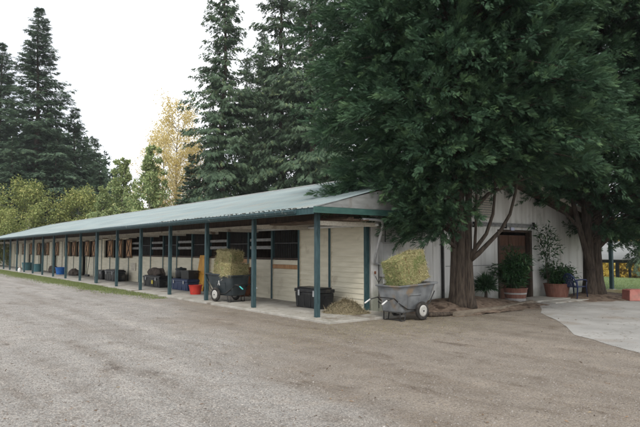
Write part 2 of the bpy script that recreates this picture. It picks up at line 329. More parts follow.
# ------------------------------------------------------------------ world and sun (bright overcast)
w = bpy.data.worlds.new('World'); S.world = w; w.use_nodes = True; nt = w.node_tree; L = nt.links.new
bg = nt.nodes['Background']; sky = N(nt, 'ShaderNodeTexSky', sky_type='NISHITA'); sky.sun_disc = False
sky.sun_elevation = R(48); sky.sun_rotation = R(215)
scl = N(nt, 'ShaderNodeVectorMath', operation='SCALE'); L(sky.outputs[0], scl.inputs[0]); scl.inputs['Scale'].default_value = 1.0
tc = N(nt, 'ShaderNodeTexCoord'); cn = N(nt, 'ShaderNodeTexNoise'); cn.inputs['Scale'].default_value = 2.2; cn.inputs['Detail'].default_value = 5
L(tc.outputs['Generated'], cn.inputs['Vector'])
cr = ramp(nt, [(.34, (4.1, 4.35, 4.8)), (.50, (6.6, 6.75, 7.0)), (.64, (9.2, 9.2, 9.1))]); L(cn.outputs['Fac'], cr.inputs[0])
mx = N(nt, 'ShaderNodeMix', data_type='RGBA'); mx.inputs[0].default_value = .93; L(scl.outputs[0], mx.inputs[6]); L(cr.outputs[0], mx.inputs[7])
L(mx.outputs[2], bg.inputs[0]); bg.inputs[1].default_value = .10
sl = bpy.data.lights.new('sun', 'SUN'); sl.energy = 1.1; sl.angle = R(14); sl.color = (1, .96, .9)
so = bpy.data.objects.new('sun', sl); COL.objects.link(so)
az = R(215); el = R(48)   # sun stands behind the camera's left shoulder
d = Vector((math.sin(az) * math.cos(el), math.cos(az) * math.cos(el), math.sin(el)))
so.rotation_euler = d.to_track_quat('Z', 'Y').to_euler(); so.location = (-30, -30, 40)
S.view_settings.view_transform = 'Standard'; S.view_settings.look = 'None'; S.view_settings.gamma = 1; S.view_settings.use_curve_mapping = False
S.view_settings.exposure = 1.05
S.cycles.max_bounces = 5; S.cycles.diffuse_bounces = 3; S.cycles.glossy_bounces = 2; S.cycles.transmission_bounces = 3; S.cycles.transparent_max_bounces = 4

# ------------------------------------------------------------------ ground
def ground_z(x, y):
    t = min(max((x - 27) / 14, 0), 1) * min(max((26 - y) / 14 + 1, 0), 1)
    return -2.6 * t * t * (3 - 2 * t)
def sheet(name, xs, ys, zf, mat, kind='structure'):
    vs = [(x, y, zf(x, y)) for y in ys for x in xs]; nx = len(xs)
    fs = [(j * nx + i, j * nx + i + 1, (j + 1) * nx + i + 1, (j + 1) * nx + i) for j in range(len(ys) - 1) for i in range(nx - 1)]
    o = MB().add(vs, fs).build(name, mat, smooth=True, fixn=False); o['kind'] = kind; return o
xs = [-600, -300, -150, -80, -50, -35, -25] + [-18 + .5 * i for i in range(72)] + [18 + i for i in range(30)] + [50, 60, 75, 100, 200, 400, 700]
ys = [-500, -200, -80, -40, -25] + [-16 + .5 * i for i in range(64)] + [16 + 2 * i for i in range(14)] + [45, 60, 80, 120, 200, 400, 800]
def gz(x, y):
    b = ground_z(x, y)
    if -18 < x < 16 and -14 < y < 14:
        near = min(1, max(0, (-.6 - max(x if y > -.5 else -9, y if x > 2 and x < 14 else -9)) / 2.0))
        b -= abs(noise.noise(Vector((x * .35, y * .35, 1)))) * .005 * near
    return b
sheet('ground', xs, ys, gz, 'ground')

# lawn far right
def poly_sheet(name, pts, z, mat, thick=0, kind='structure'):
    n_ = len(pts); vs = [(x, y, z) for x, y in pts]
    if thick:
        vs += [(x, y, z - thick) for x, y in pts]
        fs = [tuple(range(n_))] + [(i, i + n_, (i + 1) % n_ + n_, (i + 1) % n_) for i in range(n_)]
    else: fs = [tuple(range(n_))]
    o = MB().add(vs, fs).build(name, mat)
    if kind: o['kind'] = kind
    return o
lx = [14.6 + .7 * i for i in range(40)]; ly = [-22 + 1.0 * i for i in range(48)]
lawn = sheet('lawn', lx, ly, lambda x, y: ground_z(x, y) + .012 + .04 * max(0, noise.noise(Vector((x * .5, y * .5, 0)))), 'lawn')

# concrete pad, ragged edge towards the dirt
edge = [(7.9, .05), (8.32, -.77), (7.4, -1.35), (6.6, -1.9), (5.6, -2.5), (4.5, -3.6), (3.7, -4.3), (2.6, -5.1), (1.6, -6.7), (.6, -8.4), (-.6, -10.6), (-1.6, -13.5)]
pts = []
for i in range(len(edge) - 1):
    a, b = Vector(edge[i]), Vector(edge[i + 1]); k = max(2, int((b - a).length / .12))
    for j in range(k):
        q = a.lerp(b, j / k); s_ = noise.noise(Vector((q.x * 1.3, q.y * 1.3, 3))) * .28 + noise.noise(Vector((q.x * 5, q.y * 5, 5))) * .09
        if i == 0: s_ = 0
        pts.append((q.x + s_ * .7, q.y + s_ * .5))
pts += [(-1.6, -13.5), (20, -13.5), (20, -2.2), (14, -1.35), (12.9, -1.3), (11.4, -1.4), (10.6, -1.05), (10.6, .05)]
pad = poly_sheet('concrete_pad', pts, .004, 'pad')
# walkway under the porch
wk = MB(); 
for i in range(23):
    y0 = -.9 + i * 3.02; wk.box(-.32 + random.uniform(-.01, .01), 2.12, y0 + .006, y0 + 3.014, -.1, .055)
o = wk.build('porch_walkway', 'conc', bevel=.012); o['kind'] = 'structure'

# ------------------------------------------------------------------ the stable
LEN = 67.0; YW = .5; XW = 13.4; RX = 6.6; RZ = 4.52; EZ = 2.70; SL = (RZ - EZ) / (RX + .35)
stable = empty('horse_stable', (0, 0, 0), 0, 'long low horse stable with blue-grey metal roof, green porch posts and white gable end', 'stable')
def roofz(x): return EZ + SL * (min(x, 2 * RX - x) + .35)
def roof_side(name, xa, xb, ya, yb):
    m_ = MB(); y = ya; prof = []
    while y < yb:
        prof += [(y, 0), (y + .19, 0), (y + .205, .018), (y + .235, .018), (y + .25, 0)]; y += .25
    n_ = len(prof); xsr = np.linspace(xa, xb, 9)
    vs = [(x, yy, roofz(x) + dz + .02 + .012 * noise.noise(Vector((x * .4, yy * .25, 0)))) for x in xsr for yy, dz in prof]
    fs = [(j * n_ + i, j * n_ + i + 1, (j + 1) * n_ + i + 1, (j + 1) * n_ + i) for j in range(8) for i in range(n_ - 1)]
    return m_.add(vs, fs).build(name, 'roof', stable, fixn=False)
rw = roof_side('roof', -.42, RX, -.42, LEN + .4); re = roof_side('roof', RX, XW + .45, -.42, LEN + .4)
# roof deck below the metal, ridge cap
dk = MB()
for xa, xb in ((-.36, RX), (RX, XW + .4)):
    za, zb = roofz(xa), roofz(xb)
    dk.add([(xa, -.38, za - .012), (xb, -.38, zb - .012), (xb, LEN + .35, zb - .012), (xa, LEN + .35, za - .012), (xa, -.38, za - .04), (xb, -.38, zb - .04), (xb, LEN + .35, zb - .04), (xa, LEN + .35, za - .04)],
           [(0, 1, 2, 3), (7, 6, 5, 4), (0, 4, 5, 1), (1, 5, 6, 2), (2, 6, 7, 3), (3, 7, 4, 0)])
dk.build('roof_deck', 'oldwood', stable)
rc = MB(); rc.add([(RX - .22, -.44, RZ - .02), (RX, -.44, RZ + .065), (RX + .22, -.44, RZ - .02), (RX - .22, LEN + .42, RZ - .02), (RX, LEN + .42, RZ + .065), (RX + .22, LEN + .42, RZ - .02)], [(0, 1, 4, 3), (1, 2, 5, 4)])
tag(rc.build('ridge_cap', 'gableply', stable), 'pale rusty ridge cap')
# grime along the lower roof edge near the corner
gm = MB(); y = .4
while y < 9:
    if random.random() < .8:
        l_ = random.uniform(.08, .3); xx = -.40 + random.uniform(0, .10)
        gm.box(xx, xx + random.uniform(.05, .16), y, y + l_, roofz(xx) + .022, roofz(xx) + .045)
    y += random.uniform(.1, .35)
gm.build('moss_clumps', 'moss', stable, bevel=.008)
# eave fascia, gutter and gable fascia
MB().box(-.405, -.37, -.40, LEN + .35, EZ - .155, EZ - .005).build('eave_fascia', 'trim', stable, bevel=.004)
g = MB(); prof = [(-.405, EZ - .03), (-.415, EZ - .11), (-.47, EZ - .125), (-.51, EZ - .06), (-.505, EZ - .02)]
vs = [(x, y, z) for y in (.3, LEN) for x, z in prof]; g.add(vs, [(i, i + 1, i + 6, i + 5) for i in range(4)])
o = g.build('gutter', 'teal', stable); sm = o.modifiers.new('s', 'SOLIDIFY'); sm.thickness = .006
MB().box(-.43, 2.42, -.46, -.42, EZ - .13, EZ + .02).build('gable_fascia', 'tealfascia', stable, bevel=.004)
# porch end closed by weathered boards between the fascia and the rake
gp = MB(); gp.add([(-.40, -.40, EZ + .03), (2.42, -.40, EZ + .03), (2.42, -.40, roofz(2.42) - .045), (-.40, -.40, EZ + .031), (-.40, -.36, EZ + .03), (2.42, -.36, EZ + .03), (2.42, -.36, roofz(2.42) - .045)],
           [(0, 1, 2), (4, 6, 5), (1, 5, 6, 2)])
gp.build('gable_board', 'gableply', stable)
# rake boards
rk = MB()
for a, b in ((2.42, RX), (RX, XW + .42)):
    rk.add([(x, y, roofz(x) + dz) for x in (a, b) for y in (-.45, -.41) for dz in (-.15, -.002)], [(0, 1, 5, 4), (2, 6, 7, 3), (0, 4, 6, 2), (1, 3, 7, 5), (0, 2, 3, 1), (4, 5, 7, 6)])
rk.build('rake_board', 'creamwood', stable)
# gable wall with door opening
DX0, DX1, DZ = 7.98, 9.84, 2.32
gw = MB()
def wall_piece(x0, x1, z0, z1f):
    z1a, z1b = z1f(x0), z1f(x1)
    gw.add([(x0, YW, z0), (x1, YW, z0), (x1, YW, z1b), (x0, YW, z1a), (x0, YW + .1, z0), (x1, YW + .1, z0), (x1, YW + .1, z1b), (x0, YW + .1, z1a)],
           [(0, 1, 2, 3), (7, 6, 5, 4), (0, 4, 5, 1), (1, 5, 6, 2), (2, 6, 7, 3), (3, 7, 4, 0)])
top = lambda x: roofz(x) - .05
wall_piece(2.22, RX, -.1, top); wall_piece(RX, DX0, -.1, top); wall_piece(DX0, DX1, DZ, top); wall_piece(DX1, XW, -.1, top)
gw.build('gable_wall', 'wall', stable)
# porch soffit wall above stall line: battens (vertical seams) on the gable wall
for x in np.arange(2.3, XW, 1.22):
    sm_ = MB()
    if DX0 - .1 < x < DX1 + .1: sm_.box(x - .006, x + .006, YW - .008, YW, DZ + .3, top(x) - .02)
    else: sm_.box(x - .006, x + .006, YW - .008, YW, 0, top(x) - .02)
    sm_.build('seam_batten', 'wall', stable)
MB().box(5.3, DX0 - .1, YW - .012, YW - .002, 1.18, 1.2).build('wall_seam', 'greyboard', stable)
MB().box(5.09, 5.15, YW - .09, YW - .01, .05, 3.4).build('downpipe', 'iron', stable, bevel=.01)
MB().box(XW - .06, XW + .04, YW - .03, YW + .13, 0, top(XW) - .01).build('corner_board', 'wall', stable)
# east, far walls
MB().box(XW - .1, XW, YW + .12, LEN, -.1, roofz(XW) - .05).build('side_wall', 'wall', stable)
fw_ = MB(); fw_.add([(2.2, LEN, -.1), (XW, LEN, -.1), (XW, LEN, top(XW)), (RX, LEN, top(RX)), (2.2, LEN, top(2.2)), (2.2, LEN - .1, -.1), (XW - .1, LEN - .1, -.1), (XW - .1, LEN - .1, top(XW)), (RX, LEN - .1, top(RX)), (2.2, LEN - .1, top(2.2))], [(0, 1, 2, 3, 4), (9, 8, 7, 6, 5)])
fw_.build('end_wall', 'cream', stable)
# barn door, its frame, rail, hangers
dr = empty('barn_door', (0, 0, 0)); dr.parent = stable; tag(dr, 'weathered brown plank door under a sliding rail')
pn = MB(); x = DX0 + .04
while x < DX1 - .06:
    w_ = min(.19, DX1 - .05 - x); pn.box(x + .004, x + w_ - .004, YW + .16 + random.uniform(0, .012), YW + .21, .03, DZ - .12); x += w_
pn.build('door_planks', 'doorwood', dr)
fr = MB(); fr.box(DX0 - .05, DX0 + .035, YW - .03, YW + .14, 0, DZ + .05); fr.box(DX1 - .09, DX1 + .05, YW - .03, YW + .14, 0, DZ + .05); fr.box(DX0 - .05, DX1 + .05, YW - .034, YW + .136, DZ - .02, DZ + .06)
fr.build('door_frame', 'darkwood', dr, bevel=.004)
for z_ in (.5, 1.7): MB().box(DX0 + .1, DX1 - .14, YW + .12, YW + .155, z_, z_ + .14).build('door_brace', 'darkwood', dr)
rl = MB(); rl.box(6.55, 10.0, YW - .09, YW - .04, 2.47, 2.53); rl.box(6.5, 10.05, YW - .05, YW - .004, 2.53, 2.60)
rl.build('sliding_rail', 'greyboard', stable, bevel=.004)
for x in (6.6, 8.3, 9.95): MB().box(x - .02, x + .02, YW - .11, YW - .03, 2.42, 2.66 if x > 9 else 2.6).build('rail_bracket', 'iron', stable)
MB().box(8.62, 8.82, YW - .06, YW - .035, 2.36, 2.46).build('small_sign', 'whitesign', stable)
# slatted tan vent high on the wall
vt = MB(); vt.box(6.72, 7.62, YW - .03, YW - .004, 2.72, 3.46); vt.build('vent_panel', 'creamwood', stable)
vt = MB()
for i in range(9): z = 2.76 + i * .078; vt.box(6.76, 7.58, YW - .045, YW - .03, z, z + .03)
vt.build('vent_slats', 'gableply', stable)
# electric box, conduits, pipes on the gable wall
eb = MB(); eb.box(2.5, 2.98, YW - .17, YW - .004, .95, 1.88); eo = eb.build('electric_box', 'elecgrey', stable, bevel=.012)
MB().box(2.53, 2.95, YW - .187, YW - .172, 1.0, 1.82).build('box_door', 'elecgrey', eo, bevel=.006)
MB().box(2.46, 3.02, YW - .2, YW - .002, 1.885, 1.91).build('box_hood', 'elecgrey', eo, bevel=.004)
MB().tube([(2.72, YW - .05, 1.9), (2.72, YW - .05, 2.3), (2.72, YW - .05, 3.1)], .014, 8).build('service_wire', 'iron', stable)
cdt = MB(); ptsc = [(1.2, -.32, 2.47), (1.75, -.3, 2.47), (1.98, -.22, 2.42), (2.08, -.1, 2.25), (2.12, .1, 1.8), (2.2, .3, 1.45), (2.32, .42, 1.32), (2.5, .44, 1.3)]
import mathutils.geometry as mg_
sp_ = []
for i in range(len(ptsc) - 1):
    p0 = Vector(ptsc[max(i - 1, 0)]); p1 = Vector(ptsc[i]); p2 = Vector(ptsc[i + 1]); p3 = Vector(ptsc[min(i + 2, len(ptsc) - 1)])
    for t in (0, .25, .5, .75): sp_.append(.5 * ((2 * p1) + (-p0 + p2) * t + (2 * p0 - 5 * p1 + 4 * p2 - p3) * t * t + (-p0 + 3 * p1 - 3 * p2 + p3) * t ** 3))
sp_.append(Vector(ptsc[-1])); cdt.tube(sp_, .035, 10); cdt.build('conduit', 'galv', stable, smooth=True)
pp = MB(); pp.tube([(1.5, -.34, 2.47), (-.05, 1.3, 2.45), (-.05, 5.2, 2.46)], .032, 8)
MB().tube([(1.95, -.1, 2.36), (1.93, 2.5, 2.37), (1.93, 6.2, 2.38)], .04, 8).build('white_pipe', 'pvc', stable, smooth=True)
w2 = MB(); w2.tube([(2.42, .40, .1), (2.42, .40, 1.3)], .012, 6); w2.tube([(2.3, .40, .98), (2.32, .38, .9), (2.42, .4, .78), (2.5, .4, .9)], .009, 6); w2.build('cable', 'iron', stable)
MB().box(2.29, 2.33, .40, .45, 1.03, 1.11).build('red_switch', 'rust', stable, bevel=.008)
for i, (xa, xb) in enumerate(((2.66, 2.60), (2.80, 2.86), (2.88, 2.94))):
    MB().tube([(xa, .30, .02), (xb, .44, 1.02)], .017, 8).build('wall_pipe', 'pvc', stable, smooth=True)

# posts, tie beams, rafters
for i in range(23):
    y = 3.02 * i
    p_ = MB().box(-.055, .055, -.055, .055, -.03, EZ - .055).build('porch_post', 'teal', stable, bevel=.006, loc=(0, y, 0)); 
    if i == 0: p_['label'] = 'corner porch post with flaking pale paint'
MB().box(-.05, .05, -.05, .05, -.03, EZ - .07).build('porch_post', 'teal', stable, bevel=.006, loc=(.05, 18.45, 0))
MB().box(-.07, .07, -.38, LEN, EZ - .052, EZ + .03).build('eave_beam', 'creamwood', stable)
rf = MB(); y = -.3
while y < LEN:
    rf.add([(x, y + dy, roofz(x) + dz) for x in (.075, 2.2) for dy in (0, .045) for dz in (-.17, -.045)], [(0, 1, 5, 4), (2, 6, 7, 3), (0, 4, 6, 2), (1, 3, 7, 5), (0, 2, 3, 1), (4, 5, 7, 6)]); y += .755
rf.build('rafters', 'creamwood', stable)
for i in range(23): MB().box(.068, 1.96, 3.02 * i - .02, 3.02 * i + .02, 2.30, 2.41).build('tie_beam', 'creamwood', stable)
MB().box(1.965, 2.035, .40, LEN, 2.42, 2.56).build('header_beam', 'creamwood', stable)
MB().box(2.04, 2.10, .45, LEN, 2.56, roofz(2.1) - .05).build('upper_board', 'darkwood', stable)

# stall fronts
def siding(mb, y0, y1, z0, z1, X=2.06):
    mb.box(X - .046, X + .04, y0 + .001, y0 + .022, z0, z1); mb.box(X - .046, X + .04, y1 - .022, y1 - .001, z0, z1); y0 += .023; y1 -= .023
    z = z0
    while z < z1 - .02:
        h = min(.145, z1 - z)
        mb.add([(X - .034, y0, z), (X - .034, y1, z), (X - .012, y1, z + h), (X - .012, y0, z + h), (X + .05, y0, z), (X + .05, y1, z), (X + .05, y1, z + h), (X + .05, y0, z + h)],
               [(0, 3, 2, 1), (0, 1, 5, 4), (4, 5, 6, 7), (0, 4, 7, 3), (1, 2, 6, 5)])
        z += .145
TR = 1.58
for k in range(42):
    y0 = YW + TR * k + .055; y1 = YW + TR * (k + 1) - .055
    if y1 > LEN - .2: break
    z0 = .055
    tm = MB().box(2.008, 2.12, y0 - .11, y0, z0, 2.418).build('trim_post', 'trim', stable, bevel=.004)
    if k in (0, 1):
        s_ = MB(); siding(s_, y0, y1, z0, 2.415); s_.build('stall_front', 'cream', stable)
        continue
    if k < 12:
        s_ = MB(); siding(s_, y0, y1, z0, 1.37); fr_ = s_.build('stall_front', 'cream', stable)
        MB().box(2.03, 2.12, y0, y1, 1.375, 1.43).build('top_rail', 'darkwood', fr_)
        bars = MB()
        if k % 2 == 0:
            yy = y0 + .08
            while yy < y1: bars.tube([(2.08, yy, 1.43), (2.08, yy, 2.41)], .011, 6); yy += .105
            bars.box(2.066, 2.094, y0, y1, 1.9, 1.93); bars.build('window_bars', 'iron', fr_)
        else:
            bars.box(2.05, 2.08, y0, y1, 1.72, 1.83); bars.box(2.05, 2.08, y0, y1, 1.99, 2.09); bars.build('grey_rails', 'greyboard', fr_)
        if k == 2: MB().box(2.0, 2.04, y0 + .02, y1 - .02, 1.08, 1.21).build('wooden_board', 'orangewood', fr_, bevel=.004)
        if k == 4: MB().box(2.0, 2.04, y0 + .02, y1 - .6, 1.22, 1.36).build('wooden_board', 'orangewood', fr_, bevel=.004)
        if k == 11: MB().box(1.99, 2.03, y0 + .4, y1 - .45, .62, 1.02).build('notice_board', 'creamwood', fr_, bevel=.004)
        continue
    # Dutch-door section
    kind = {17: 'full', 22: 'full', 25: 'full', 28: 'full'}.get(k, 'half' if k % 2 == 0 or k in (13, 19) else 'wall')
    s_ = MB()
    if kind == 'wall': siding(s_, y0, y1, z0, 2.415)
    elif kind == 'half':
        siding(s_, y0, y1, z0, 1.25); siding(s_, y0, y0 + .25, 1.25, 2.415); siding(s_, y1 - .4, y1, 1.25, 2.415); siding(s_, y0 + .25, y1 - .4, 2.26, 2.415)
    else:
        siding(s_, y0, y0 + .2, z0, 2.415); siding(s_, y1 - .35, y1, z0, 2.415); siding(s_, y0 + .2, y1 - .35, 2.26, 2.415)
    fr_ = s_.build('stall_front', 'cream', stable)
    if kind != 'wall' and k < 34:
        # shutter folded back on the neighbouring wall
        sh = MB(); yb, ye = y0 - .62, y0 + .14; sh.box(1.945, 1.985, yb, ye, 1.28, 2.28)
        sho = sh.build('open_shutter', 'orangewood', fr_, bevel=.004)
        br_ = MB()
        for (a, b) in (((yb + .04, 1.32), (ye - .04, 2.24)), ((yb + .04, 2.24), (ye - .04, 1.32))): br_.bar((1.935, a[0], a[1]), (1.935, b[0], b[1]), .02, .07, up=(0, -(b[1] - a[1]), b[0] - a[0]))
        for z in (1.32, 2.24): br_.box(1.925, 1.943, yb, ye, z - .04, z + .04)
        br_.build('cross_brace', 'oldwood', sho)
# stall interior, dark wood
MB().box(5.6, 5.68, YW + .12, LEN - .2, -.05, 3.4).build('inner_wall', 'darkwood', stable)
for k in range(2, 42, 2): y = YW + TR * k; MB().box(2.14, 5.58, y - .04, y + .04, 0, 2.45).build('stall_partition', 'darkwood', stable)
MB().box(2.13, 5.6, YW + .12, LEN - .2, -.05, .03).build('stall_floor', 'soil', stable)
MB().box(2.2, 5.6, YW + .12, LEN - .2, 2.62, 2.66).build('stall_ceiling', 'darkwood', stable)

# planks stored up on the tie beams
pl = empty('stored_planks', (0, 0, 2.425), 0, 'brown lumber planks stored under the porch roof above the hay pile', 'lumber')
for i, (x, y0, y1, zz) in enumerate(((.7, -.3, 3.3, 0), (.95, -.25, 3.6, 0), (1.2, -.35, 3.2, 0), (.82, -.2, 3.1, .052))):
    MB().box(x, x + .2, y0, y1, zz + .002, zz + .05).build('plank', 'oldwood', pl, bevel=.003)

# ------------------------------------------------------------------ hay
def strands(n, pos, nor, ln, wd, dirs=None, seed=0):
    r_ = np.random.default_rng(seed); a = r_.normal(size=(n, 3))
    if dirs is not None: a = a * .55 + dirs
    a = nrm(a - nor * (np.sum(a * nor, axis=1, keepdims=True)) * .75)
    s_ = nrm(np.cross(a, nor)); l_ = ln * r_.uniform(.5, 1.3, (n, 1)); w_ = wd * r_.uniform(.6, 1.4, (n, 1))
    V = np.stack([pos - s_ * w_, pos + s_ * w_, pos + a * l_ + nor * (.25 * l_ * r_.uniform(-.2, 1, (n, 1)))], 1).reshape(-1, 3)
    F = np.arange(3 * n).reshape(-1, 3)
    rnd = np.stack([r_.random(n), (r_.random(n) < .12) * r_.random(n), r_.random(n)], 1)
    return V, F, rnd
def hay_bale(name, size, loc, rot, label, seed, green=0., group=None, mat='hayside'):
    root = empty(name, loc, 0, label, 'hay bale', group); root.rotation_euler = rot
    lx_, ly_, lz_ = size; nx, ny, nz = 20, 10, 10
    import bmesh
    bm = bmesh.new(); bmesh.ops.create_cube(bm, size=1)
    bmesh.ops.subdivide_edges(bm, edges=bm.edges[:], cuts=13, use_grid_fill=True)
    for v_ in bm.verts:
        c = v_.co.copy(); q = Vector((c.x * lx_, c.y * ly_, c.z * lz_))
        e = max(abs(c.x), abs(c.y), abs(c.z)); rr = sum(1 for t in c if abs(t) > .40)
        n1 = noise.noise(q * 9 + Vector((seed, 0, 0))) * .03 + noise.noise(q * 26 + Vector((0, seed, 0))) * .016 + noise.noise(q * 3 + Vector((0, 0, seed))) * .03
        q = q + q.normalized() * n1
        if rr >= 2: q *= .965
        for s2 in (-.18, .18):                        # twine grooves
            if abs(q.x - s2 * lx_) < .035: q.y *= .955; q.z *= .955
        v_.co = q
    me = bpy.data.meshes.new('hay_body'); bm.to_mesh(me); bm.free(); me.materials.append(M[mat])
    body = bpy.data.objects.new('hay_body', me); COL.objects.link(body); body.parent = root
    r_ = np.random.default_rng(seed); n = 4200
    f_ = r_.integers(0, 6, n); uv = r_.uniform(-.49, .49, (n, 2)); pos = np.zeros((n, 3)); nor = np.zeros((n, 3)); dims = np.array(size)
    for ax in range(3):
        for sg in (-1, 1):
            k = f_ == ax * 2 + (sg > 0); o2 = [i for i in range(3) if i != ax]
            pos[k, ax] = sg * (.497); pos[np.ix_(k, o2)] = uv[k]; nor[k, ax] = sg
    pos = pos * dims
    V, F, rnd = strands(n, pos, nor, .11, .0055, seed=seed)
    if green: 
        gk = np.clip(.5 - pos[:, 0] / lx_ * 1.6, 0, 1) * green; rnd[:, 1] = np.maximum(rnd[:, 1], gk * (r_.random(n) < .8))
    tri_obj('loose_straw', V, F, 'straw', root, rnd)
    tw = MB()
    for s2 in (-.18, .18):
        x = s2 * lx_; hy, hz = ly_ * .482, lz_ * .482
        tw.tube([(x, -hy, -hz), (x, hy, -hz), (x, hy, hz), (x, -hy, hz), (x, -hy, -hz)], .005, 5, cap=False)
    tw.build('twine', 'rust', root)
    return root
def hay_heap(name, rx, ry, h, loc, label, seed, n=5000, smat='strawdull', bmat='haydull'):
    root = empty(name, loc, 0, label, 'hay'); nr, na = 10, 36; vs = [(0, 0, h)]; fs = []
    def hz(u, t): return max(-.02, h * (1 - u ** 1.6) + noise.noise(Vector((u * 3 * math.cos(t), u * 3 * math.sin(t), seed))) * h * .25 * (u > .02))
    for i in range(1, nr + 1):
        u = i / nr
        for k in range(na):
            t = 2 * math.pi * k / na; e = 1 + .1 * math.sin(2 * t + seed) + .05 * math.sin(5 * t); vs.append((rx * u * e * math.cos(t), ry * u * e * math.sin(t), hz(u, t)))
    fs += [(0, 1 + k, 1 + (k + 1) % na) for k in range(na)]
    for i in range(nr - 1):
        for k in range(na): a = 1 + i * na + k; b = 1 + i * na + (k + 1) % na; fs.append((a, a + na, b + na, b))
    MB().add(vs, fs).build('heap', bmat, root, smooth=True)
    r_ = np.random.default_rng(seed); u = np.sqrt(r_.random(n)) * 1.12; t = r_.uniform(0, 2 * math.pi, n)
    e = 1 + .1 * np.sin(2 * t + seed) + .05 * np.sin(5 * t)
    z = np.array([hz(min(a, 1), b) for a, b in zip(u, t)]) + .008; z[u > 1] = .012
    pos = np.stack([rx * u * e * np.cos(t), ry * u * e * np.sin(t), z], 1); nor = nrm(np.stack([np.cos(t) * h * u * 1.5, np.sin(t) * h * u * 1.5, np.full(n, .8)], 1))
    V, F, rnd = strands(n, pos, nor, .14, .0045, seed=seed); tri_obj('loose_straw', V, F, smat, root, rnd)
    return root
hay_heap('hay_pile', .46, .55, .33, (1.25, .42, .05), 'heap of loose dull hay at the foot of the siding beside the corner porch post', 3, n=5500)

# ------------------------------------------------------------------ yard carts
def yard_cart(name, loc, rz, label, mat, seed, tilt=0, cyan=False):
    """nose towards +x, handle end towards -x; wheels below"""
    root = empty(name, loc, rz, label, 'yard cart', 'two-wheeled yard carts loaded with hay')
    t = MB()
    # outer and inner shell of the tub, sloping nose
    def ring(x0, x1, w, z0, z1, n=0): return [(x0, -w, z0), (x1, -w, z1), (x1, w, z1), (x0, w, z0)]
    def rr_ring(x0, x1, w0, w1, z0, z1, c=.07):
        pts_ = []
        for (cx, cy, sx_, sy_) in ((x0, -w0, 1, 1), (x1, -w1, -1, 1), (x1, w1, -1, -1), (x0, w0, 1, -1)):
            a_ = (cx + sx_ * c, cy, 0); b2 = (cx + sx_ * c * .3, cy + sy_ * c * .3, 0); c_ = (cx, cy + sy_ * c, 0)
            seq = [c_, b2, a_] if (sx_ * sy_ > 0) else [a_, b2, c_]
            for q in seq: pts_.append((q[0], q[1], z0 + (z1 - z0) * (q[0] - x0) / (x1 - x0)))
        return pts_
    rings = [rr_ring(-.52, .30, .27, .25, .20, .20), rr_ring(-.55, .36, .29, .27, .235, .235), rr_ring(-.60, .58, .34, .34, .52, .54), rr_ring(-.64, .72, .37, .38, .81, .85),
             rr_ring(-.68, .80, .41, .42, .815, .86), rr_ring(-.68, .80, .41, .42, .85, .90), rr_ring(-.635, .74, .365, .37, .85, .90), rr_ring(-.57, .48, .31, .31, .62, .62), rr_ring(-.5, .40, .27, .27, .60, .60)]
    n_ = 12; vs = [q for rg in rings for q in rg]; fs = [tuple(range(n_))[::-1]]
    for i in range(len(rings) - 1):
        for k in range(n_): a, b = i * n_ + k, i * n_ + (k + 1) % n_; fs.append((a, b, b + n_, a + n_))
    fs.append(tuple(range((len(rings) - 1) * n_, len(rings) * n_)))
    tub = t.add(vs, fs).build('tub', mat, root, bevel=.006)
    # raised ribs on the sides
    rb = MB()
    for s_ in (-1, 1):
        rb.bar((-.28, s_ * .30, .30), (-.30, s_ * .352, .62), .03, .03); rb.bar((.12, s_ * .295, .32), (.16, s_ * .352, .62), .03, .03); rb.bar((-.30, s_ * .352, .62), (.16, s_ * .354, .62), .025, .03)
    rb.build('side_ribs', mat, tub, bevel=.006)
    # frame and legs
    f = MB()
    for s_ in (-1, 1):
        f.tube([(-.62, s_ * .33, .44), (-.3, s_ * .33, .28), (.25, s_ * .33, .24), (.52, s_ * .33, .40), (.68, s_ * .36, .68)], .014, 8)
        f.tube([(-.50, s_ * .26, .40), (-.50, s_ * .26, .02), (-.42, s_ * .26, .0), (-.34, s_ * .26, .02), (-.30, s_ * .26, .26)], .014, 8)
    f.tube([(-.42, -.26, .02), (-.42, .26, .02)], .012, 6); f.tube([(.15, -.37, .225), (.15, .37, .225)], .014, 8)
    f.build('frame', 'iron', root, smooth=True)
    # handle
    h = MB(); h.tube([(-.56, -.26, .45), (-.72, -.26, .56), (-.98, -.27, .52)], .014, 8); h.tube([(-.56, .26, .45), (-.72, .26, .56), (-.98, .27, .52)], .014, 8); h.tube([(-.72, -.26, .56), (-.72, .26, .56)], .014, 8)
    ho = h.build('handle', 'iron', root, smooth=True)
    for s_ in (-1, 1): MB().tube([(-.97, s_ * .27, .522), (-1.14, s_ * .275, .44)], .02, 8).build('grip', 'cyan' if (cyan and s_ > 0) else 'pvc', ho, smooth=True)
    for s_ in (-1, 1):
        wl = MB(); prof = [(.135, -.035), (.175, -.045), (.205, -.042), (.222, -.022), (.225, 0), (.222, .022), (.205, .042), (.175, .045), (.135, .035)]
        wl.lathe(prof, (.15, s_ * .39, .225), 28, 'y'); wo = wl.build('wheel', 'rubber', root, smooth=True)
        hb = MB(); hb.lathe([(.0, -.052), (.05, -.052), (.10, -.05), (.14, -.046), (.14, .046), (.10, .05), (.05, .052), (0, .052)], (.15, s_ * .39, .225), 24, 'y'); hb.build('hub', 'hub', wo, smooth=True)
        for k in range(5):
            a = 2 * math.pi * k / 5
        MB().lathe([(0, -.062), (.022, -.062), (.022, .062), (0, .062)], (.15, s_ * .39, .225), 10, 'y').build('axle_cap', 'iron', wo)
    if tilt: root.rotation_euler = (0, tilt, rz)
    return root
c1 = yard_cart('yard_cart', (1.78, -1.24, .0), R(4), 'dirty faded grey yard cart against the white wall, carrying one large tilted hay bale', 'greyplastic', 1)
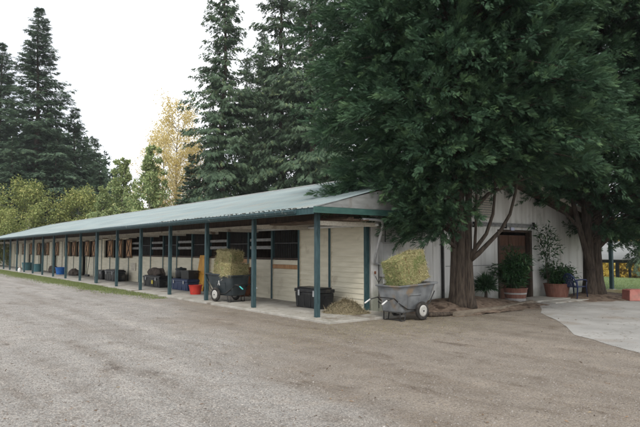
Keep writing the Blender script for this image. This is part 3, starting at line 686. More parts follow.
c2 = yard_cart('yard_cart', (.42, 5.30, .055), R(97), 'dark slate yard cart parked on the walkway under the porch, heaped with hay bales', 'slateplastic', 2, cyan=True)
# white letter painted on the dark cart's flank
lt = MB()
for a_, b2 in (((0, 0), (.045, .15)), ((.045, .15), (.09, 0)), ((.02, .055), (.07, .055)), ((.16, .15), (.24, .20))): lt.bar((-a_[0] + .06, .366 + .0 * a_[1], .52 + a_[1]), (-b2[0] + .06, .366, .52 + b2[1]), .006, .02, up=(0, 1, 0))
lt.build('painted_letter', 'white', c2)
hay_bale('hay_bale', (1.04, .52, .74), (1.80, -1.24, 1.20), (R(-3), R(-17), R(4)), 'large green and yellow hay bale tilted in the grey cart by the white wall', 11, green=.75, group='hay bales on the carts')
hay_bale('hay_bale', (.78, .46, .40), (.44, 4.95, 1.06), (0, R(3), R(14)), 'lower nearer hay bale in the dark cart under the porch', 12, group='hay bales on the carts')
hay_bale('hay_bale', (.62, .48, .62), (.42, 5.62, 1.08), (R(5), 0, R(84)), 'hay bale standing at the nose end of the dark cart', 13, group='hay bales on the carts')
hay_bale('hay_bale', (.80, .44, .34), (.50, 5.38, 1.50), (R(-4), R(-6), R(100)), 'topmost hay bale stacked on the dark cart under the porch', 14, group='hay bales on the carts')

# ------------------------------------------------------------------ things on the walkway
Z0 = .056
def chest(loc, dims, label, mat='blackplastic', group='storage chests on the walkway', rz=0):
    """long side along y, front towards -x"""
    root = empty('storage_chest', loc, rz, label, 'storage chest', group); lx_, ly_, lz_ = dims
    b = MB(); b.box(-lx_ / 2, lx_ / 2, -ly_ / 2, ly_ / 2, 0, lz_ * .74, taper=(.025, .03)); bo = b.build('chest_body', mat, root, bevel=.02)
    rb = MB()
    for k in range(4):
        y = -ly_ / 2 + ly_ * (k + .5) / 4; rb.box(-lx_ / 2 + .002, -lx_ / 2 + .03, y - .018, y + .018, .04, lz_ * .70)
    rb.build('front_ribs', mat, bo, bevel=.006)
    l_ = MB(); l_.box(-lx_ / 2 - .015, lx_ / 2 + .015, -ly_ / 2 - .015, ly_ / 2 + .015, lz_ * .755, lz_ * .93); l_.box(-lx_ / 2 + .04, lx_ / 2 - .04, -ly_ / 2 + .05, ly_ / 2 - .05, lz_ * .931, lz_)
    l_.build('lid', mat, root, bevel=.015)
    for s_ in (-1, 1): MB().box(-lx_ / 2 - .04, -lx_ / 2 - .018, s_ * ly_ * .30 - .035, s_ * ly_ * .30 + .035, lz_ * .58, lz_ * .86).build('latch', 'galv', root, bevel=.005)
    for s_ in (-1, 1): MB().box(-.08, .08, s_ * (ly_ / 2 + .005) - .015, s_ * (ly_ / 2 + .005) + .015, lz_ * .5, lz_ * .6).build('side_handle', mat, root, bevel=.005)
    return root
chest((1.38, 1.98, Z0), (.52, 1.18, .58), 'black latched storage chest between the corner post and the hay pile')
ch = chest((1.42, 13.85, Z0), (.6, 1.95, .50), 'wide black chest with a yellow sticker and a brown cover heaped on its lid')
MB().box(-.33, -.315, -.28, -.12, .14, .30).build('sticker', 'yellow', ch)
chest((1.42, 19.8, Z0), (.56, 1.7, .60), 'larger of the two black chests standing side by side beyond the sixth post')
chest((1.48, 22.0, Z0), (.5, 1.2, .52), 'smaller black chest standing left of a larger one, beyond the sixth post')
chest((1.52, 11.05, Z0), (.58, 1.62, .46), 'navy blue chest with a black crate and a black barrel on top', 'bluebox')
# black crate and drum on the navy chest
cr_ = empty('plastic_crate', (1.52, 10.68, Z0 + .462), 0, 'square black crate standing on the right half of the navy chest', 'crate')
b = MB(); b.box(-.22, .22, -.38, .38, 0, .33, taper=(.02, .02)); b.build('crate_body', 'blackplastic', cr_, bevel=.012)
b = MB(); b.box(-.235, .235, -.395, .395, .3, .345); b.build('crate_rim', 'blackplastic', cr_, bevel=.008)
dm = empty('plastic_drum', (1.5, 11.48, Z0 + .462), 0, 'round black drum standing on the left half of the navy chest', 'drum')
b = MB(); b.lathe([(0, 0), (.2, 0), (.225, .05), (.23, .2), (.215, .36), (.2, .38)], seg=20); b.build('drum_body', 'blackplastic', dm, smooth=True)
b = MB(); b.lathe([(.235, .355), (.24, .39), (.2, .42), (.06, .43), (.05, .46), (0, .46)], seg=20); b.build('drum_lid', 'slateplastic', dm, smooth=True)
# brown cover heaped on the wide chest
def blob(name, rx, ry, rz_, mat, loc, label, cat, seed, amp=.25):
    import bmesh
    bm = bmesh.new(); bmesh.ops.create_icosphere(bm, subdivisions=4, radius=1)
    for v_ in bm.verts:
        n1 = noise.noise(v_.co * 1.8 + Vector((seed, 0, 0))) * amp + noise.noise(v_.co * 5 + Vector((0, seed, 0))) * amp * .35 + abs(noise.noise(Vector((v_.co.x * 2, v_.co.y * 9, seed)))) * amp * .4
        q = v_.co * (1 + n1); q.z = max(q.z, -.55); v_.co = Vector((q.x * rx, q.y * ry, (q.z + .55) * rz_ / 1.55))
    me = bpy.data.meshes.new(name); bm.to_mesh(me); bm.free(); me.materials.append(M[mat]); me.polygons.foreach_set('use_smooth', [True] * len(me.polygons))
    o = bpy.data.objects.new(name, me); COL.objects.link(o); o.location = loc; return tag(o, label, cat)
blob('canvas_cover', .25, .75, .34, 'cover', (1.42, 13.95, Z0 + .50), 'brown canvas horse cover bundled on the chest lid', 'horse cover', 2)
blob('canvas_cover', .3, .8, .48, 'cover', (1.5, 33.9, Z0), 'dark bundled cover lying on the walkway left of the blue tub', 'horse cover', 5)
blob('canvas_cover', .3, .65, .42, 'cover', (1.5, 29.4 - 1.2, Z0), 'dark bundled cover lying right of the blue tub, beside the open doorway', 'horse cover', 8)
def bucket(name, r0, r1, h, mat, loc, label, cat, handle=True, group=None, seg=24):
    root = empty(name, loc, random.uniform(0, 3), label, cat, group)
    b = MB(); b.lathe([(0, 0), (r0, 0), (r1 * .985, h * .9), (r1 * 1.05, h * .91), (r1 * 1.06, h), (r1 * .97, h), (r0 * .9, .02), (0, .02)], seg=seg); b.build('bucket_shell', mat, root, smooth=False, bevel=.004)
    if handle:
        hd = MB(); hd.tube([(r1 * 1.04 * math.cos(t), .05 * math.sin(t) - .25 * r1 * math.sin(t), h * .95 + r1 * .35 * math.sin(t)) for t in np.linspace(0, math.pi, 12)], .006, 6); hd.build('handle', 'iron', root)
    return root
bucket('feed_bucket', .19, .24, .34, 'red', (.82, 8.60, Z0), 'bright red bucket on the walkway by the orange board', 'bucket')
bucket('muck_tub', .28, .36, .48, 'blue', (1.2, 30.4, Z0), 'bright blue round tub far along the walkway', 'tub', False)
bucket('muck_tub', .28, .36, .58, 'tubteal', (1.0, 36.6, Z0), 'dull teal tub on the walkway between two dark open doorways', 'tub', False)
bucket('muck_tub', .32, .40, .62, 'tubteal', (1.0, 40.6, Z0), 'taller teal tub at the far left end of the walkway', 'tub', False)
jg = empty('plastic_jug', (-.22, 36.8, .055), 0, 'white plastic jug at the foot of a far porch post', 'jug')
b = MB(); b.lathe([(0, 0), (.1, 0), (.11, .03), (.11, .2), (.09, .26), (.035, .31), (.03, .33)], seg=16); b.build('jug_body', 'white', jg, smooth=True)
b = MB(); b.lathe([(.034, .331), (.036, .36), (0, .362)], seg=12); b.build('cap', 'red', jg)
# orange board leaning on the stall front, red-brown cabinet behind the dark cart
ob = empty('leaning_board', (1.7, 10.2, Z0), 0, 'tall orange painted board leaning on the stall front behind the red bucket', 'board')
b = MB(); b.bar((0, 0, 0), (.24, 0, 1.42), .74, .03, up=(1, 0, -.17)); b.build('panel', 'yelloworange', ob, bevel=.004)
b = MB()
for z in (.12, .7, 1.3): b.bar((.17 * z - .03, -.35, z), (.17 * z - .03, .35, z), .03, .07, up=(1, 0, -.17))
b.build('batten', 'yelloworange', ob, bevel=.003)
cb = empty('wooden_cabinet', (1.75, 6.95, Z0), 0, 'red-brown wooden cabinet behind the dark hay cart', 'cabinet')
b = MB(); b.box(-.2, .2, -.4, .4, .05, 1.0); b.box(-.17, .17, -.37, .37, 0, .05); b.build('case', 'rust', cb, bevel=.006)
b = MB(); b.box(-.225, .225, -.42, .42, 1.001, 1.03); b.build('cabinet_top', 'rust', cb, bevel=.004)
b = MB(); b.box(-.222, -.203, -.37, -.01, .09, .96); b.box(-.222, -.203, .01, .37, .09, .96); b.build('cabinet_door', 'rust', cb, bevel=.004)
MB().box(-.24, -.224, -.04, -.025, .5, .58).build('handle', 'iron', cb)
# broom beside the far open doorway
bm_ = empty('yard_broom', (1.75, 26.2, Z0), 0, 'broom with a wide black head leaning beside the open doorway', 'broom')
MB().tube([(0, 0, .1), (.2, .1, 1.5)], .016, 8).build('broom_handle', 'darkwood', bm_)
b = MB(); b.box(-.06, .06, -.38, .38, .0, .13); b.build('broom_head', 'iron', bm_, bevel=.01)

# ------------------------------------------------------------------ around the white wall: mound, edging, planters, chair
def mz(x, y):
    a = ((x - 4.9) / 2.5) ** 2 + ((y + .45) / (1.3 if y > -.45 else .95)) ** 2
    return max(-.06, (.36 * math.exp(-a * 1.1)) * min(1, max(0, (x - 2.7) / .8)) - .03 + .035 * noise.noise(Vector((x * 2.2, y * 2.2, 4))) + .018 * noise.noise(Vector((x * 7, y * 7, 4))))
sheet('litter_mound', list(np.linspace(2.6, 8.0, 60)), list(np.linspace(-1.75, .49, 40)), mz, 'mulch')
def mz2(x, y):
    a = ((x - 12.0) / 1.9) ** 2 + ((y + .7) / 1.2) ** 2
    return max(-.06, .24 * math.exp(-a * 1.1) - .05 + .03 * noise.noise(Vector((x * 2.2, y * 2.2, 9))) + .015 * noise.noise(Vector((x * 7, y * 7, 4))))
sheet('litter_mound', list(np.linspace(9.9, 15.6, 50)), list(np.linspace(-2.1, 1.6, 36)), mz2, 'mulch')
# timber edging around the mound
def log(name, a, b, r_, mat, label, cat, seed=0):
    a = Vector(a); b = Vector(b); root = empty(name, a, 0, label, cat); d_ = b - a
    pts_ = [d_ * t + Vector((0, 0, noise.noise(Vector((t * 3, seed, 0))) * .01)) for t in np.linspace(0, 1, 8)]
    m_ = MB(); m_.tube(pts_, [r_ * (1 + .08 * noise.noise(Vector((t * 5, seed, 2)))) for t in range(8)], 12); o = m_.build(cat.replace(' ', '_'), mat, root, smooth=False, bevel=.004)
    return root
tag(MB().bar((3.15, -1.62, .06), (5.6, -1.38, .06), .13, .12).build('edging_timber', 'timber', bevel=.012), 'weathered timber edging the needle mound, the piece nearest the grey cart', 'timber', 'timbers edging the mound')
tag(MB().bar((5.66, -1.37, .06), (7.86, -.78, .06), .13, .12).build('edging_timber', 'timber', bevel=.012), 'weathered timber edging the needle mound, the piece nearest the striped planter', 'timber', 'timbers edging the mound')
tag(MB().tube([(2.55, -1.28, .06), (3.0, -1.42, .055), (3.5, -1.5, .06)], [.06, .055, .045], 10).build('branch_log', 'bark'), 'short dark log lying behind the grey cart wheel', 'log')
# stepping slabs in front of the door
for i, (a0, a1, b0, b1, lb) in enumerate(((7.95, 10.3, -.70, .42, 'large flat paving slab before the barn door'), (8.5, 11.2, -1.22, -.74, 'narrow long paving slab at the front of the doorstep'))):
    tag(MB().box(a0, a1, b0, b1, .0, .062 - .02 * i).build('paving_slab', 'conc', bevel=.012), lb, 'paving slab', 'paving slabs before the barn door')

LT, LF = np.array([(0, 0, 0), (.35, .13, -.02), (.35, -.13, -.02), (1, 0, -.22)]), np.array([(0, 2, 1), (1, 2, 3)])
def leaf_cluster(n, P, A, size, seed, tipfrac=.1, tmpl=None):
    r_ = np.random.default_rng(seed); T, TF = tmpl if tmpl else (LT, LF)
    Nn = nrm(np.array([0, 0, 1.]) + r_.normal(size=(n, 3)) * .5); V, F = place_template(T, TF, P, A, Nn, size)
    k = len(TF); x = np.repeat(r_.random(n), k); y = np.repeat((r_.random(n) < tipfrac) * r_.random(n), k)
    return V, F, np.stack([x, y, x], 1)
def planter(loc, r_, h, label, kind):
    root = empty('tub_planter', loc, 0, label, 'planter', 'round tub planters by the barn door')
    b = MB(); b.lathe([(0, 0), (r_ * .80, 0), (r_ * .86, h * .30)], seg=28); 
    bands = [(.80, 0, .86, .30, 'whiteband' if kind else 'redpaint'), (.86, .30, .92, .58, 'redpaint'), (.92, .58, .945, .70, 'whiteband' if kind else 'redpaint'), (.945, .70, 1.0, 1.0, 'redpaint')]
    for a, za, c, zc, mt in bands:
        MB().lathe([(r_ * a * .93, h * za), (r_ * a, h * za + .0015), (r_ * c, h * zc - .0015), (r_ * c * .93, h * zc)], seg=28).build('band' , mt, root)
    MB().lathe([(r_ * 1.03, h * .97), (r_ * 1.03, h * 1.03), (r_ * .93, h * 1.03), (r_ * .9, h * .9)], seg=28).build('rim', 'redpaint', root, bevel=.004)
    MB().lathe([(0, h * .93), (r_ * .93, h * .92)], seg=28).build('soil', 'soil', root)
    return root
planter((7.62, -.36, .04), .37, .44, 'striped red and grey tub planter right in front of the brown door', 1)
planter((10.42, -.12, .05), .44, .46, 'plain faded red tub planter right of the brown door', 0)
def shrub(name, loc, stems, hgt, rad, n, lsize, label, cat, seed, mat='potleaf', lean=(0, 0), sparse_top=0, zmin=.1):
    root = empty(name, loc, 0, label, cat); r_ = np.random.default_rng(seed); rnd_ = random.Random(seed); sb = MB(); tips = []
    paths = []
    for i in range(stems):
        a = rnd_.uniform(0, 6.28); rr = rnd_.uniform(.15, 1) * rad; h = hgt * rnd_.uniform(.45, 1) * (1 - .25 * rr / rad)
        if i < sparse_top: h = hgt * rnd_.uniform(.9, 1.08); rr *= .45
        p = [Vector((lean[0] * t * t + rr * math.cos(a) * t ** 1.3, lean[1] * t * t + rr * math.sin(a) * t ** 1.3, h * (1.25 * t - .25 * t * t))) for t in np.linspace(0, 1, 7)]
        sb.tube(p, [.011 * (1 - .7 * t) for t in np.linspace(0, 1, 7)], 5); paths.append(p)
    sb.build('stems', 'bark', root)
    P = []; A = []
    for i in range(n):
        p = paths[rnd_.randrange(len(paths))]; t = rnd_.uniform(zmin, 1) ** .8 * 5.999; k = int(t); q = p[k].lerp(p[k + 1], t - k)
        off = Vector((rnd_.gauss(0, 1), rnd_.gauss(0, 1), rnd_.gauss(0, .7))) * rad * .16
        P.append(q + off); o2 = (q + off) - Vector((lean[0] * .3, lean[1] * .3, hgt * .35)); A.append(Vector((o2.x, o2.y, .15)).normalized() + Vector((rnd_.gauss(0, .5), rnd_.gauss(0, .5), rnd_.gauss(-.15, .5))))
    V, F, rn = leaf_cluster(n, np.array(P), np.array(A), r_.uniform(.6, 1.2, n) * lsize, seed, .12)
    tri_obj('leaves', V, F, mat, root, rn)
    return root
shrub('potted_shrub', (7.58, -.36, .42), 26, 1.45, .62, 5200, .17, 'tall dense leafy shrub growing in the striped planter before the door', 'shrub', 4, lean=(-.15, 0))
shrub('potted_shrub', (10.42, -.12, .44), 22, .85, .62, 2600, .17, 'bushy low shrub spilling over the plain red planter', 'shrub', 5, lean=(.25, 0))
shrub('climbing_shrub', (10.15, .05, .44), 6, 2.0, .65, 520, .19, 'thin sparse tall shrub rising above the plain red planter against the wall', 'shrub', 6, lean=(-.2, 0), sparse_top=5)
# small round shrub on a dark stem by the wall
pr_ = empty('small_palm', (6.45, -.10, mz(6.45, -.10) - .02), 0, 'small round spiky palm on a short dark stem left of the brown door', 'palm')
MB().tube([(0, 0, 0), (.02, 0, .15), (0, .01, .32)], [.055, .045, .05], 8).build('stem', 'bark', pr_)
n = 1500; a = rng.uniform(0, 6.28, n); e = rng.uniform(-.35, 1.45, n); A = np.stack([np.cos(a) * np.cos(e), np.sin(a) * np.cos(e), np.sin(e)], 1)
P = np.array([0, 0, .36]) + A * rng.uniform(.02, .26, (n, 1)); T = np.array([(0, .05, 0), (0, -.05, 0), (.6, .04, .02), (.6, -.04, .02), (1, 0, -.22)]); TF = np.array([(0, 1, 2), (1, 3, 2), (2, 3, 4)])
V, F, rn = leaf_cluster(n, P, A, rng.uniform(.14, .30, n), 3, .15, (T, TF)); tri_obj('fronds', V, F, 'palmleaf', pr_, rn)

# blue plastic garden chair facing right
chr_ = empty('garden_chair', (10.55, -.72, .03), R(-8), 'dark blue plastic garden armchair between the red planter and the second tree', 'chair')
b = MB(); b.add([(-.21, -.22, .41), (.24, -.25, .43), (.24, .25, .43), (-.21, .22, .41), (-.21, -.22, .385), (.24, -.25, .40), (.24, .25, .40), (-.21, .22, .385)], [(0, 1, 2, 3), (7, 6, 5, 4), (0, 4, 5, 1), (1, 5, 6, 2), (2, 6, 7, 3), (3, 7, 4, 0)])
b.build('seat', 'chair', chr_, bevel=.01)
bk = MB()
rim = [Vector((-.21 - .16 * math.sin(t) ** .8 * 1, .25 * math.cos(t) * (1 if True else 1), .41 + .44 * math.sin(t) ** .75)) for t in np.linspace(0.02, math.pi - .02, 17)]
bk.tube(rim, .024, 8)
for k in range(5):
    yy = -.15 + .075 * k; zt = .41 + .42 * math.sin(math.acos(max(-1, min(1, yy / .25)))) ** .75; xt = -.21 - .155 * math.sin(math.acos(yy / .25)) ** .8
    bk.bar((-.215, yy * .8, .42), (xt, yy, zt), .048, .012, up=(1, 0, 0))
bk.build('backrest', 'chair', chr_)
for s_ in (-1, 1):
    m_ = MB(); m_.tube([(-.27, s_ * .25, .64), (-.05, s_ * .29, .655), (.18, s_ * .29, .645), (.25, s_ * .28, .60)], .022, 8); m_.build('armrest', 'chair', chr_, smooth=True)
    for x0, x1 in ((.24, .29), (-.2, -.27)):
        m_ = MB(); m_.tube([(x0 + (.01 if x0 > 0 else -.06), s_ * .28, .62), (x0, s_ * .25, .40), (x1, s_ * .27, 0)], [.018, .026, .018], 8); m_.build('leg', 'chair' if x0 < 0 else 'chairdark', chr_, smooth=True)

# salmon red block, pale timber, posts at the right
rb_ = empty('red_planter_box', (11.45, -2.0, .006), R(-37), 'salmon red painted concrete block at the right edge by the lawn', 'block')
b = MB(); b.box(0, 1.5, -.25, .25, 0, .36, taper=(-.02, -.02)); b.build('block_body', 'pink', rb_, bevel=.02)
b = MB(); b.box(.08, 1.42, -.18, .18, .361, .375); b.build('block_top', 'pink', rb_)
tag(MB().bar((13.9, .1, .09), (15.5, -1.75, .09), .15, .13).build('parking_timber', 'paletimber', bevel=.015), 'pale yellow timber lying at the lawn edge behind the salmon block', 'timber')
gpst = empty('green_post', (16.1, .75, 0), 0, 'dark green square post standing on the lawn edge', 'post')
MB().box(-.07, .07, -.07, .07, 0, 2.5).build('post_shaft', 'teal', gpst, bevel=.006); MB().box(-.13, .13, -.13, .13, 0, .06).build('post_foot', 'conc', gpst, bevel=.006)
wp = empty('white_pipe_post', (13.2, -.28, .02), 0, 'thin leaning white pipe just right of the second tree trunk', 'pipe')
MB().tube([(0.12, 0, 0), (-.0, 0, 1.05)], .03, 10).build('pipe_shaft', 'pvc', wp, smooth=True); MB().lathe([(.036, 1.02), (.036, 1.07), (0, 1.075)]).build('pipe_cap', 'pvc', wp)

# far open-sided shelter on lower ground
sh0 = spot(590, 62, -2.6); sh1 = spot(760, 52, -2.6); dv = (sh1 - sh0); ang = math.atan2(dv.y, dv.x); Ls = dv.length
sh = empty('riding_shelter', sh0, ang, 'far open-sided shelter with pale metal roof and dark posts beyond the lawn', 'shelter')
for i in range(9): MB().box(i * 2.6 - .14, i * 2.6 + .14, -.14, .14, 0, 2.95).build('post', 'sheltpost', sh)
for i in range(9): MB().box(i * 2.6 - .12, i * 2.6 + .12, 13.8, 14.1, 0, 2.95).build('post', 'sheltpost', sh)
MB().box(-1.5, 22.3, -.2, .1, 2.96, 3.32).build('beam', 'sheltpost', sh)
MB().box(-.4, 21, -.08, .08, .85, 1.0).build('rail', 'sheltpost', sh)
rfb = MB(); rfb.add([(-2, -.8, 3.33), (24, -.8, 3.33), (24, 7, 5.3), (-2, 7, 5.3), (-2, 14.8, 3.33), (24, 14.8, 3.33)], [(0, 1, 2, 3), (3, 2, 5, 4)]); o = rfb.build('roof', 'shelterroof', sh); o.modifiers.new('s', 'SOLIDIFY').thickness = .06

# ------------------------------------------------------------------ foliage generators
def smooth_noise(P, s, seed):
    """cheap 3-d value noise from a few sines, -1..1"""
    q = P * s; return (np.sin(q[:, 0] * 1.3 + seed + 1.7 * np.sin(q[:, 1] * .9 + seed)) + np.sin(q[:, 1] * 1.7 + 2 * seed + 1.3 * np.sin(q[:, 2] * 1.1)) + np.sin(q[:, 2] * 1.9 + 3 * seed + 1.1 * np.sin(q[:, 0] * .8))) / 3
FT, FF = fan_template(4, .13, .95, .16)
FT2, FF2 = fan_template(2, .20, .8, .2)
FT3, FF3 = fan_template(3, .13, .58, .22)
def conifer_mesh(name, H, Rb, seed, leaf='firleaf', bark='barkfar', base=.12, droop=.35, dens=1.0, hang=0., tipc=.12, spr=.62, shape=.85, gap=0., trunk_r=None):
    """returns (trunk object, crown object) at the origin"""
    r_ = np.random.default_rng(seed); nb = int(H * 13 * dens); Ps = []; As = []; Ss = []; tb_ = MB(); tips = []
    tr = trunk_r or H * .013
    tb_.tube([(0.15 * math.sin(i * .9 + seed) * (i > 0), .12 * math.cos(i * 1.1 + seed) * (i > 0), H * i / 10) for i in range(11)], [tr * (1 - i / 10.3) * (1.25 if i == 0 else 1) for i in range(11)], 10)
    for i in range(nb):
        u = r_.random() ** .85; z = H * (base + (1 - base) * u) * .99; a = i * 2.399 + r_.normal() * .3
        env = (1 - u) ** shape
        if u < .12: env *= .75 + .25 * u / .12
        ln = (Rb * env + .25) * r_.uniform(.6, 1.12) * (1 + .18 * math.sin(a * 2 + seed + z * .5))
        if gap and math.sin(z * 1.9 + a * 1.5 + seed) > 1 - gap: ln *= .45
        d_ = np.array([math.cos(a), math.sin(a), 0]); s_ = np.array([-math.sin(a), math.cos(a), 0])
        up = .30 * u - droop * (1 - u) 
        nt_ = int(6 + ln * 9 * dens); t = r_.uniform(.12, 1, nt_) ** .75; sd = r_.choice([-1., 1.], nt_) * r_.uniform(0, 1, nt_) * (1 - t * .75) * ln * .33
        zc = z + ln * (up * t - .22 * t * t * (1 - u) + .10 * t ** 3) - np.abs(sd) * .25
        p = d_ * (ln * t)[:, None] + s_ * sd[:, None]; p[:, 2] += zc + r_.normal(size=nt_) * .08
        ax = d_ * .9 + s_ * (np.sign(sd) * .7)[:, None]; ax[:, 2] = up - .25 + r_.normal(size=nt_) * .2 - hang * r_.random(nt_) * 1.3
        Ps.append(p); As.append(ax); Ss.append(r_.uniform(.7, 1.25, nt_) * spr * (.55 + .45 * (1 - u)))
        if i % 3 == 0: tb_.tube([(0, 0, z), tuple(d_ * ln * .5 + np.array([0, 0, z + ln * (up * .5 - .05)])), tuple(d_ * ln * .95 + np.array([0, 0, z + ln * (up - .12 * (1 - u))]))], [.02 + .010 * ln, .012 + .005 * ln, .006], 4, cap=False)
    P = np.concatenate(Ps); A = np.concatenate(As); Sc = np.concatenate(Ss); n = len(P)
    Nn = nrm(np.array([0, 0, 1.]) + r_.normal(size=(n, 3)) * .35)
    V, F = place_template(FT2, FF2, P, A, Nn, Sc); k = len(FF2)
    cl = .5 + .5 * smooth_noise(P, .9, seed); x = np.clip(.55 * cl + .45 * r_.random(n), 0, 1); y = (r_.random(n) < tipc) * r_.random(n)
    rn = np.repeat(np.stack([x, y, x], 1), k, 0)
    return tb_, V, F, rn, leaf, bark
def link_tree(name, gen, loc, rz, label, cat, group, scale=1):
    tb_, V, F, rn, leaf, bark = gen; root = empty(name, loc, rz, label, cat, group); root.scale = (scale,) * 3
    tb_.build('trunk', bark, root, smooth=True, fixn=False); tri_obj('crown', V, F, leaf, root, rn); return root

# --- big firs and cedars behind the barn
GB = 'tall conifers standing behind the stable'
fir = link_tree('fir_tree', conifer_mesh('f', 34.5, 7.6, 3, base=.14, droop=.30, dens=1.45, spr=.76, shape=.82, gap=.22, trunk_r=.55), spot(33, 76), 0, 'tallest pointed dark fir at the far left, rising well above its neighbours', 'fir tree', GB)
def cp(src, px, D, sc, rz, label):
    o = copy_tree(src); o.location = spot(px, D); o.rotation_euler = (0, 0, rz); o.scale = (sc, sc, sc); o['label'] = label; return o
fir2 = link_tree('fir_tree', conifer_mesh('f', 22, 5.0, 9, base=.05, droop=.28, dens=1.3, spr=.78, shape=.80, gap=.2), spot(72, 80), 1, 'mid-height dense fir just right of the tallest one', 'fir tree', GB)
cp(fir, -4, 78, .88, 2.2, 'tall fir cut by the left edge of the view, left of the tallest fir')
cp(fir2, 92, 86, .86, 2.9, 'pointed fir third in the row stepping down from the tallest')
cp(fir2, 54, 74, .80, 4.2, 'short fir squeezed before the gap right of the tallest fir')
cp(fir2, 10, 70, .72, .4, 'low dark fir below the two tall ones at the left edge')
cp(fir2, 112, 96, .70, 1.3, 'slim fir tip beside the two smallest conifers in the gap')
cp(fir2, 123, 100, .66, 5.3, 'smallest conifer tip standing right in the middle of the sky gap')
cp(fir2, 99, 78, .62, .9, 'low fir closing the stepped row, above the roof line')
cedar = link_tree('cedar_tree', conifer_mesh('c', 31, 4.6, 21, leaf='cedarleaf', base=.06, droop=.5, dens=1.45, hang=.8, spr=.6, shape=.62, gap=.5), spot(222, 54), .6, 'drooping dark cedar beside the yellow tree, left of the three behind the roof', 'cedar tree', GB)
cp(cedar, 281, 56, 1.08, 2.2, 'drooping cedar in the middle of the three behind the roof')
cp(cedar, 312, 52, 1.05, 4.1, 'drooping cedar partly hidden by the big cypress crown, right of the three')
cp(cedar, 262, 66, .88, 5.0, 'cedar standing farther back between the left and middle ones')
cp(cedar, 246, 62, .74, 1.4, 'shorter cedar filling the space between the first and second tall cedars')
cp(fir2, 190, 55, .50, 3.2, 'short fir leaning its lower boughs before the yellow tree')
cp(cedar, 335, 58, 1.05, 1.0, 'cedar mostly hidden behind the big cypress near the corner of the roof')
cp(cedar, 380, 50, .9, 2.6, 'cedar behind the big cypress, above the hidden ridge')
cp(cedar, 650, 56, .92, .2, 'cedar beyond the lawn at the right edge')
cp(cedar, 560, 60, .95, 3.6, 'cedar behind the barn, seen through gaps in the second cypress')
cp(cedar, 470, 58, .95, 5.6, 'cedar behind the barn, hidden behind the first cypress crown')

# --- broadleaf trees: limbs with leaf puffs
def broad_gen(H, Rb, seed, leaf, bark='barkpale', n=9000, lsize=.22, base=.3, airy=.5, cone=0., nl=26):
    r_ = np.random.default_rng(seed); rd = random.Random(seed); tb_ = MB()
    tb_.tube([(.1 * math.sin(i + seed), .1 * math.cos(i * 1.3), H * .92 * i / 8) for i in range(9)], [H * .013 * (1 - i / 8.5) for i in range(9)], 8)
    C_ = []; Rr = []
    for i in range(nl):
        u = (i + rd.random()) / nl; z = H * (base + (1 - base) * u * .97); a = i * 2.4 + rd.gauss(0, .3)
        env = ((1 - u) if cone else math.sin(math.pi * (.12 + .85 * u)) ** .7) ; rr = Rb * (env * (1 - .0) + .08) * rd.uniform(.55, 1)
        q = Vector((rr * math.cos(a), rr * math.sin(a), z)); b0 = Vector((0, 0, max(H * .12, z - rr * .9)))
        tb_.tube([b0, b0.lerp(q, .5) + Vector((0, 0, .05 * rr)), q], [.012 * H * .35 * (1 - u * .6), .02, .008], 5, cap=False)
        for t in (.55, .8, 1.0):
            C_.append(b0.lerp(q, t) + Vector((rd.gauss(0, .3), rd.gauss(0, .3), rd.gauss(0, .3)))); Rr.append(Rb * rd.uniform(.14, .30) * (.6 + .4 * t) * ((1.15 - u) if cone else 1))
    C_ = np.array(C_); Rr = np.array(Rr); k = r_.integers(0, len(C_), n); dirv = nrm(r_.normal(size=(n, 3))); P = C_[k] + dirv * (Rr[k] * r_.random(n) ** (airy))[:, None]
    P[:, 2] = np.clip(P[:, 2], .4, None)
    A = nrm(dirv + r_.normal(size=(n, 3)) * .8 + np.array([0, 0, -.3])); T, TF = np.array([(0, 0, 0), (.5, .3, -.05), (.5, -.3, -.05), (1, 0, -.2)]), LF
    V, F, rn = leaf_cluster(n, P, A, r_.uniform(.6, 1.3, n) * lsize, seed, .2, (T, TF)); cl = np.repeat(.5 + .5 * smooth_noise(P, 1.1, seed), 2); rn[:, 0] = np.clip(rn[:, 0] * .5 + cl * .5, 0, 1)
    return tb_, V, F, rn, leaf, bark
GY = 'small autumn trees behind the stable roof'
gold = link_tree('gold_tree', broad_gen(18.5, 3.9, 31, 'goldleaf', n=17000, lsize=.19, base=.20, airy=.5, nl=60), spot(176, 62), 0, 'airy golden yellow autumn tree left of the cedars', 'autumn tree', GY)
cp(gold, 162, 74, .98, 2.0, 'paler golden tree just behind the airy yellow one')
cp(gold, 192, 60, .72, 4.0, 'lower golden tree at the foot of the left cedar')
ol = link_tree('olive_tree', broad_gen(9.5, 4.2, 41, 'oliveleaf', n=15000, lsize=.27, base=.1, nl=34), spot(28, 66), 0, 'wide round yellow-olive tree below the tallest fir', 'small tree', GY)
cp(ol, 78, 68, .93, 2.0, 'olive tree second from the left above the roof')
cp(ol, 4, 60, .62, 3.0, 'low olive bush at the left edge above the roof end')
cp(ol, 55, 62, .45, 1.2, 'low olive bush between the two wide olive trees')
yg = link_tree('young_conifer', broad_gen(12.5, 3.8, 51, 'youngleaf', n=13000, lsize=.27, base=.05, cone=1, nl=46), spot(122, 66), 0, 'pale green cone-shaped young tree in the middle of the gap', 'small tree', GY)
cp(yg, 149, 57, .99, 2.0, 'taller pale green cone-shaped tree beside the golden tree')
cp(yg, 102, 64, .72, 4.0, 'low pale green tree left of the cone-shaped pair')
cp(yg, 135, 60, .62, 5.0, 'low pale green tree between the two cone-shaped ones')
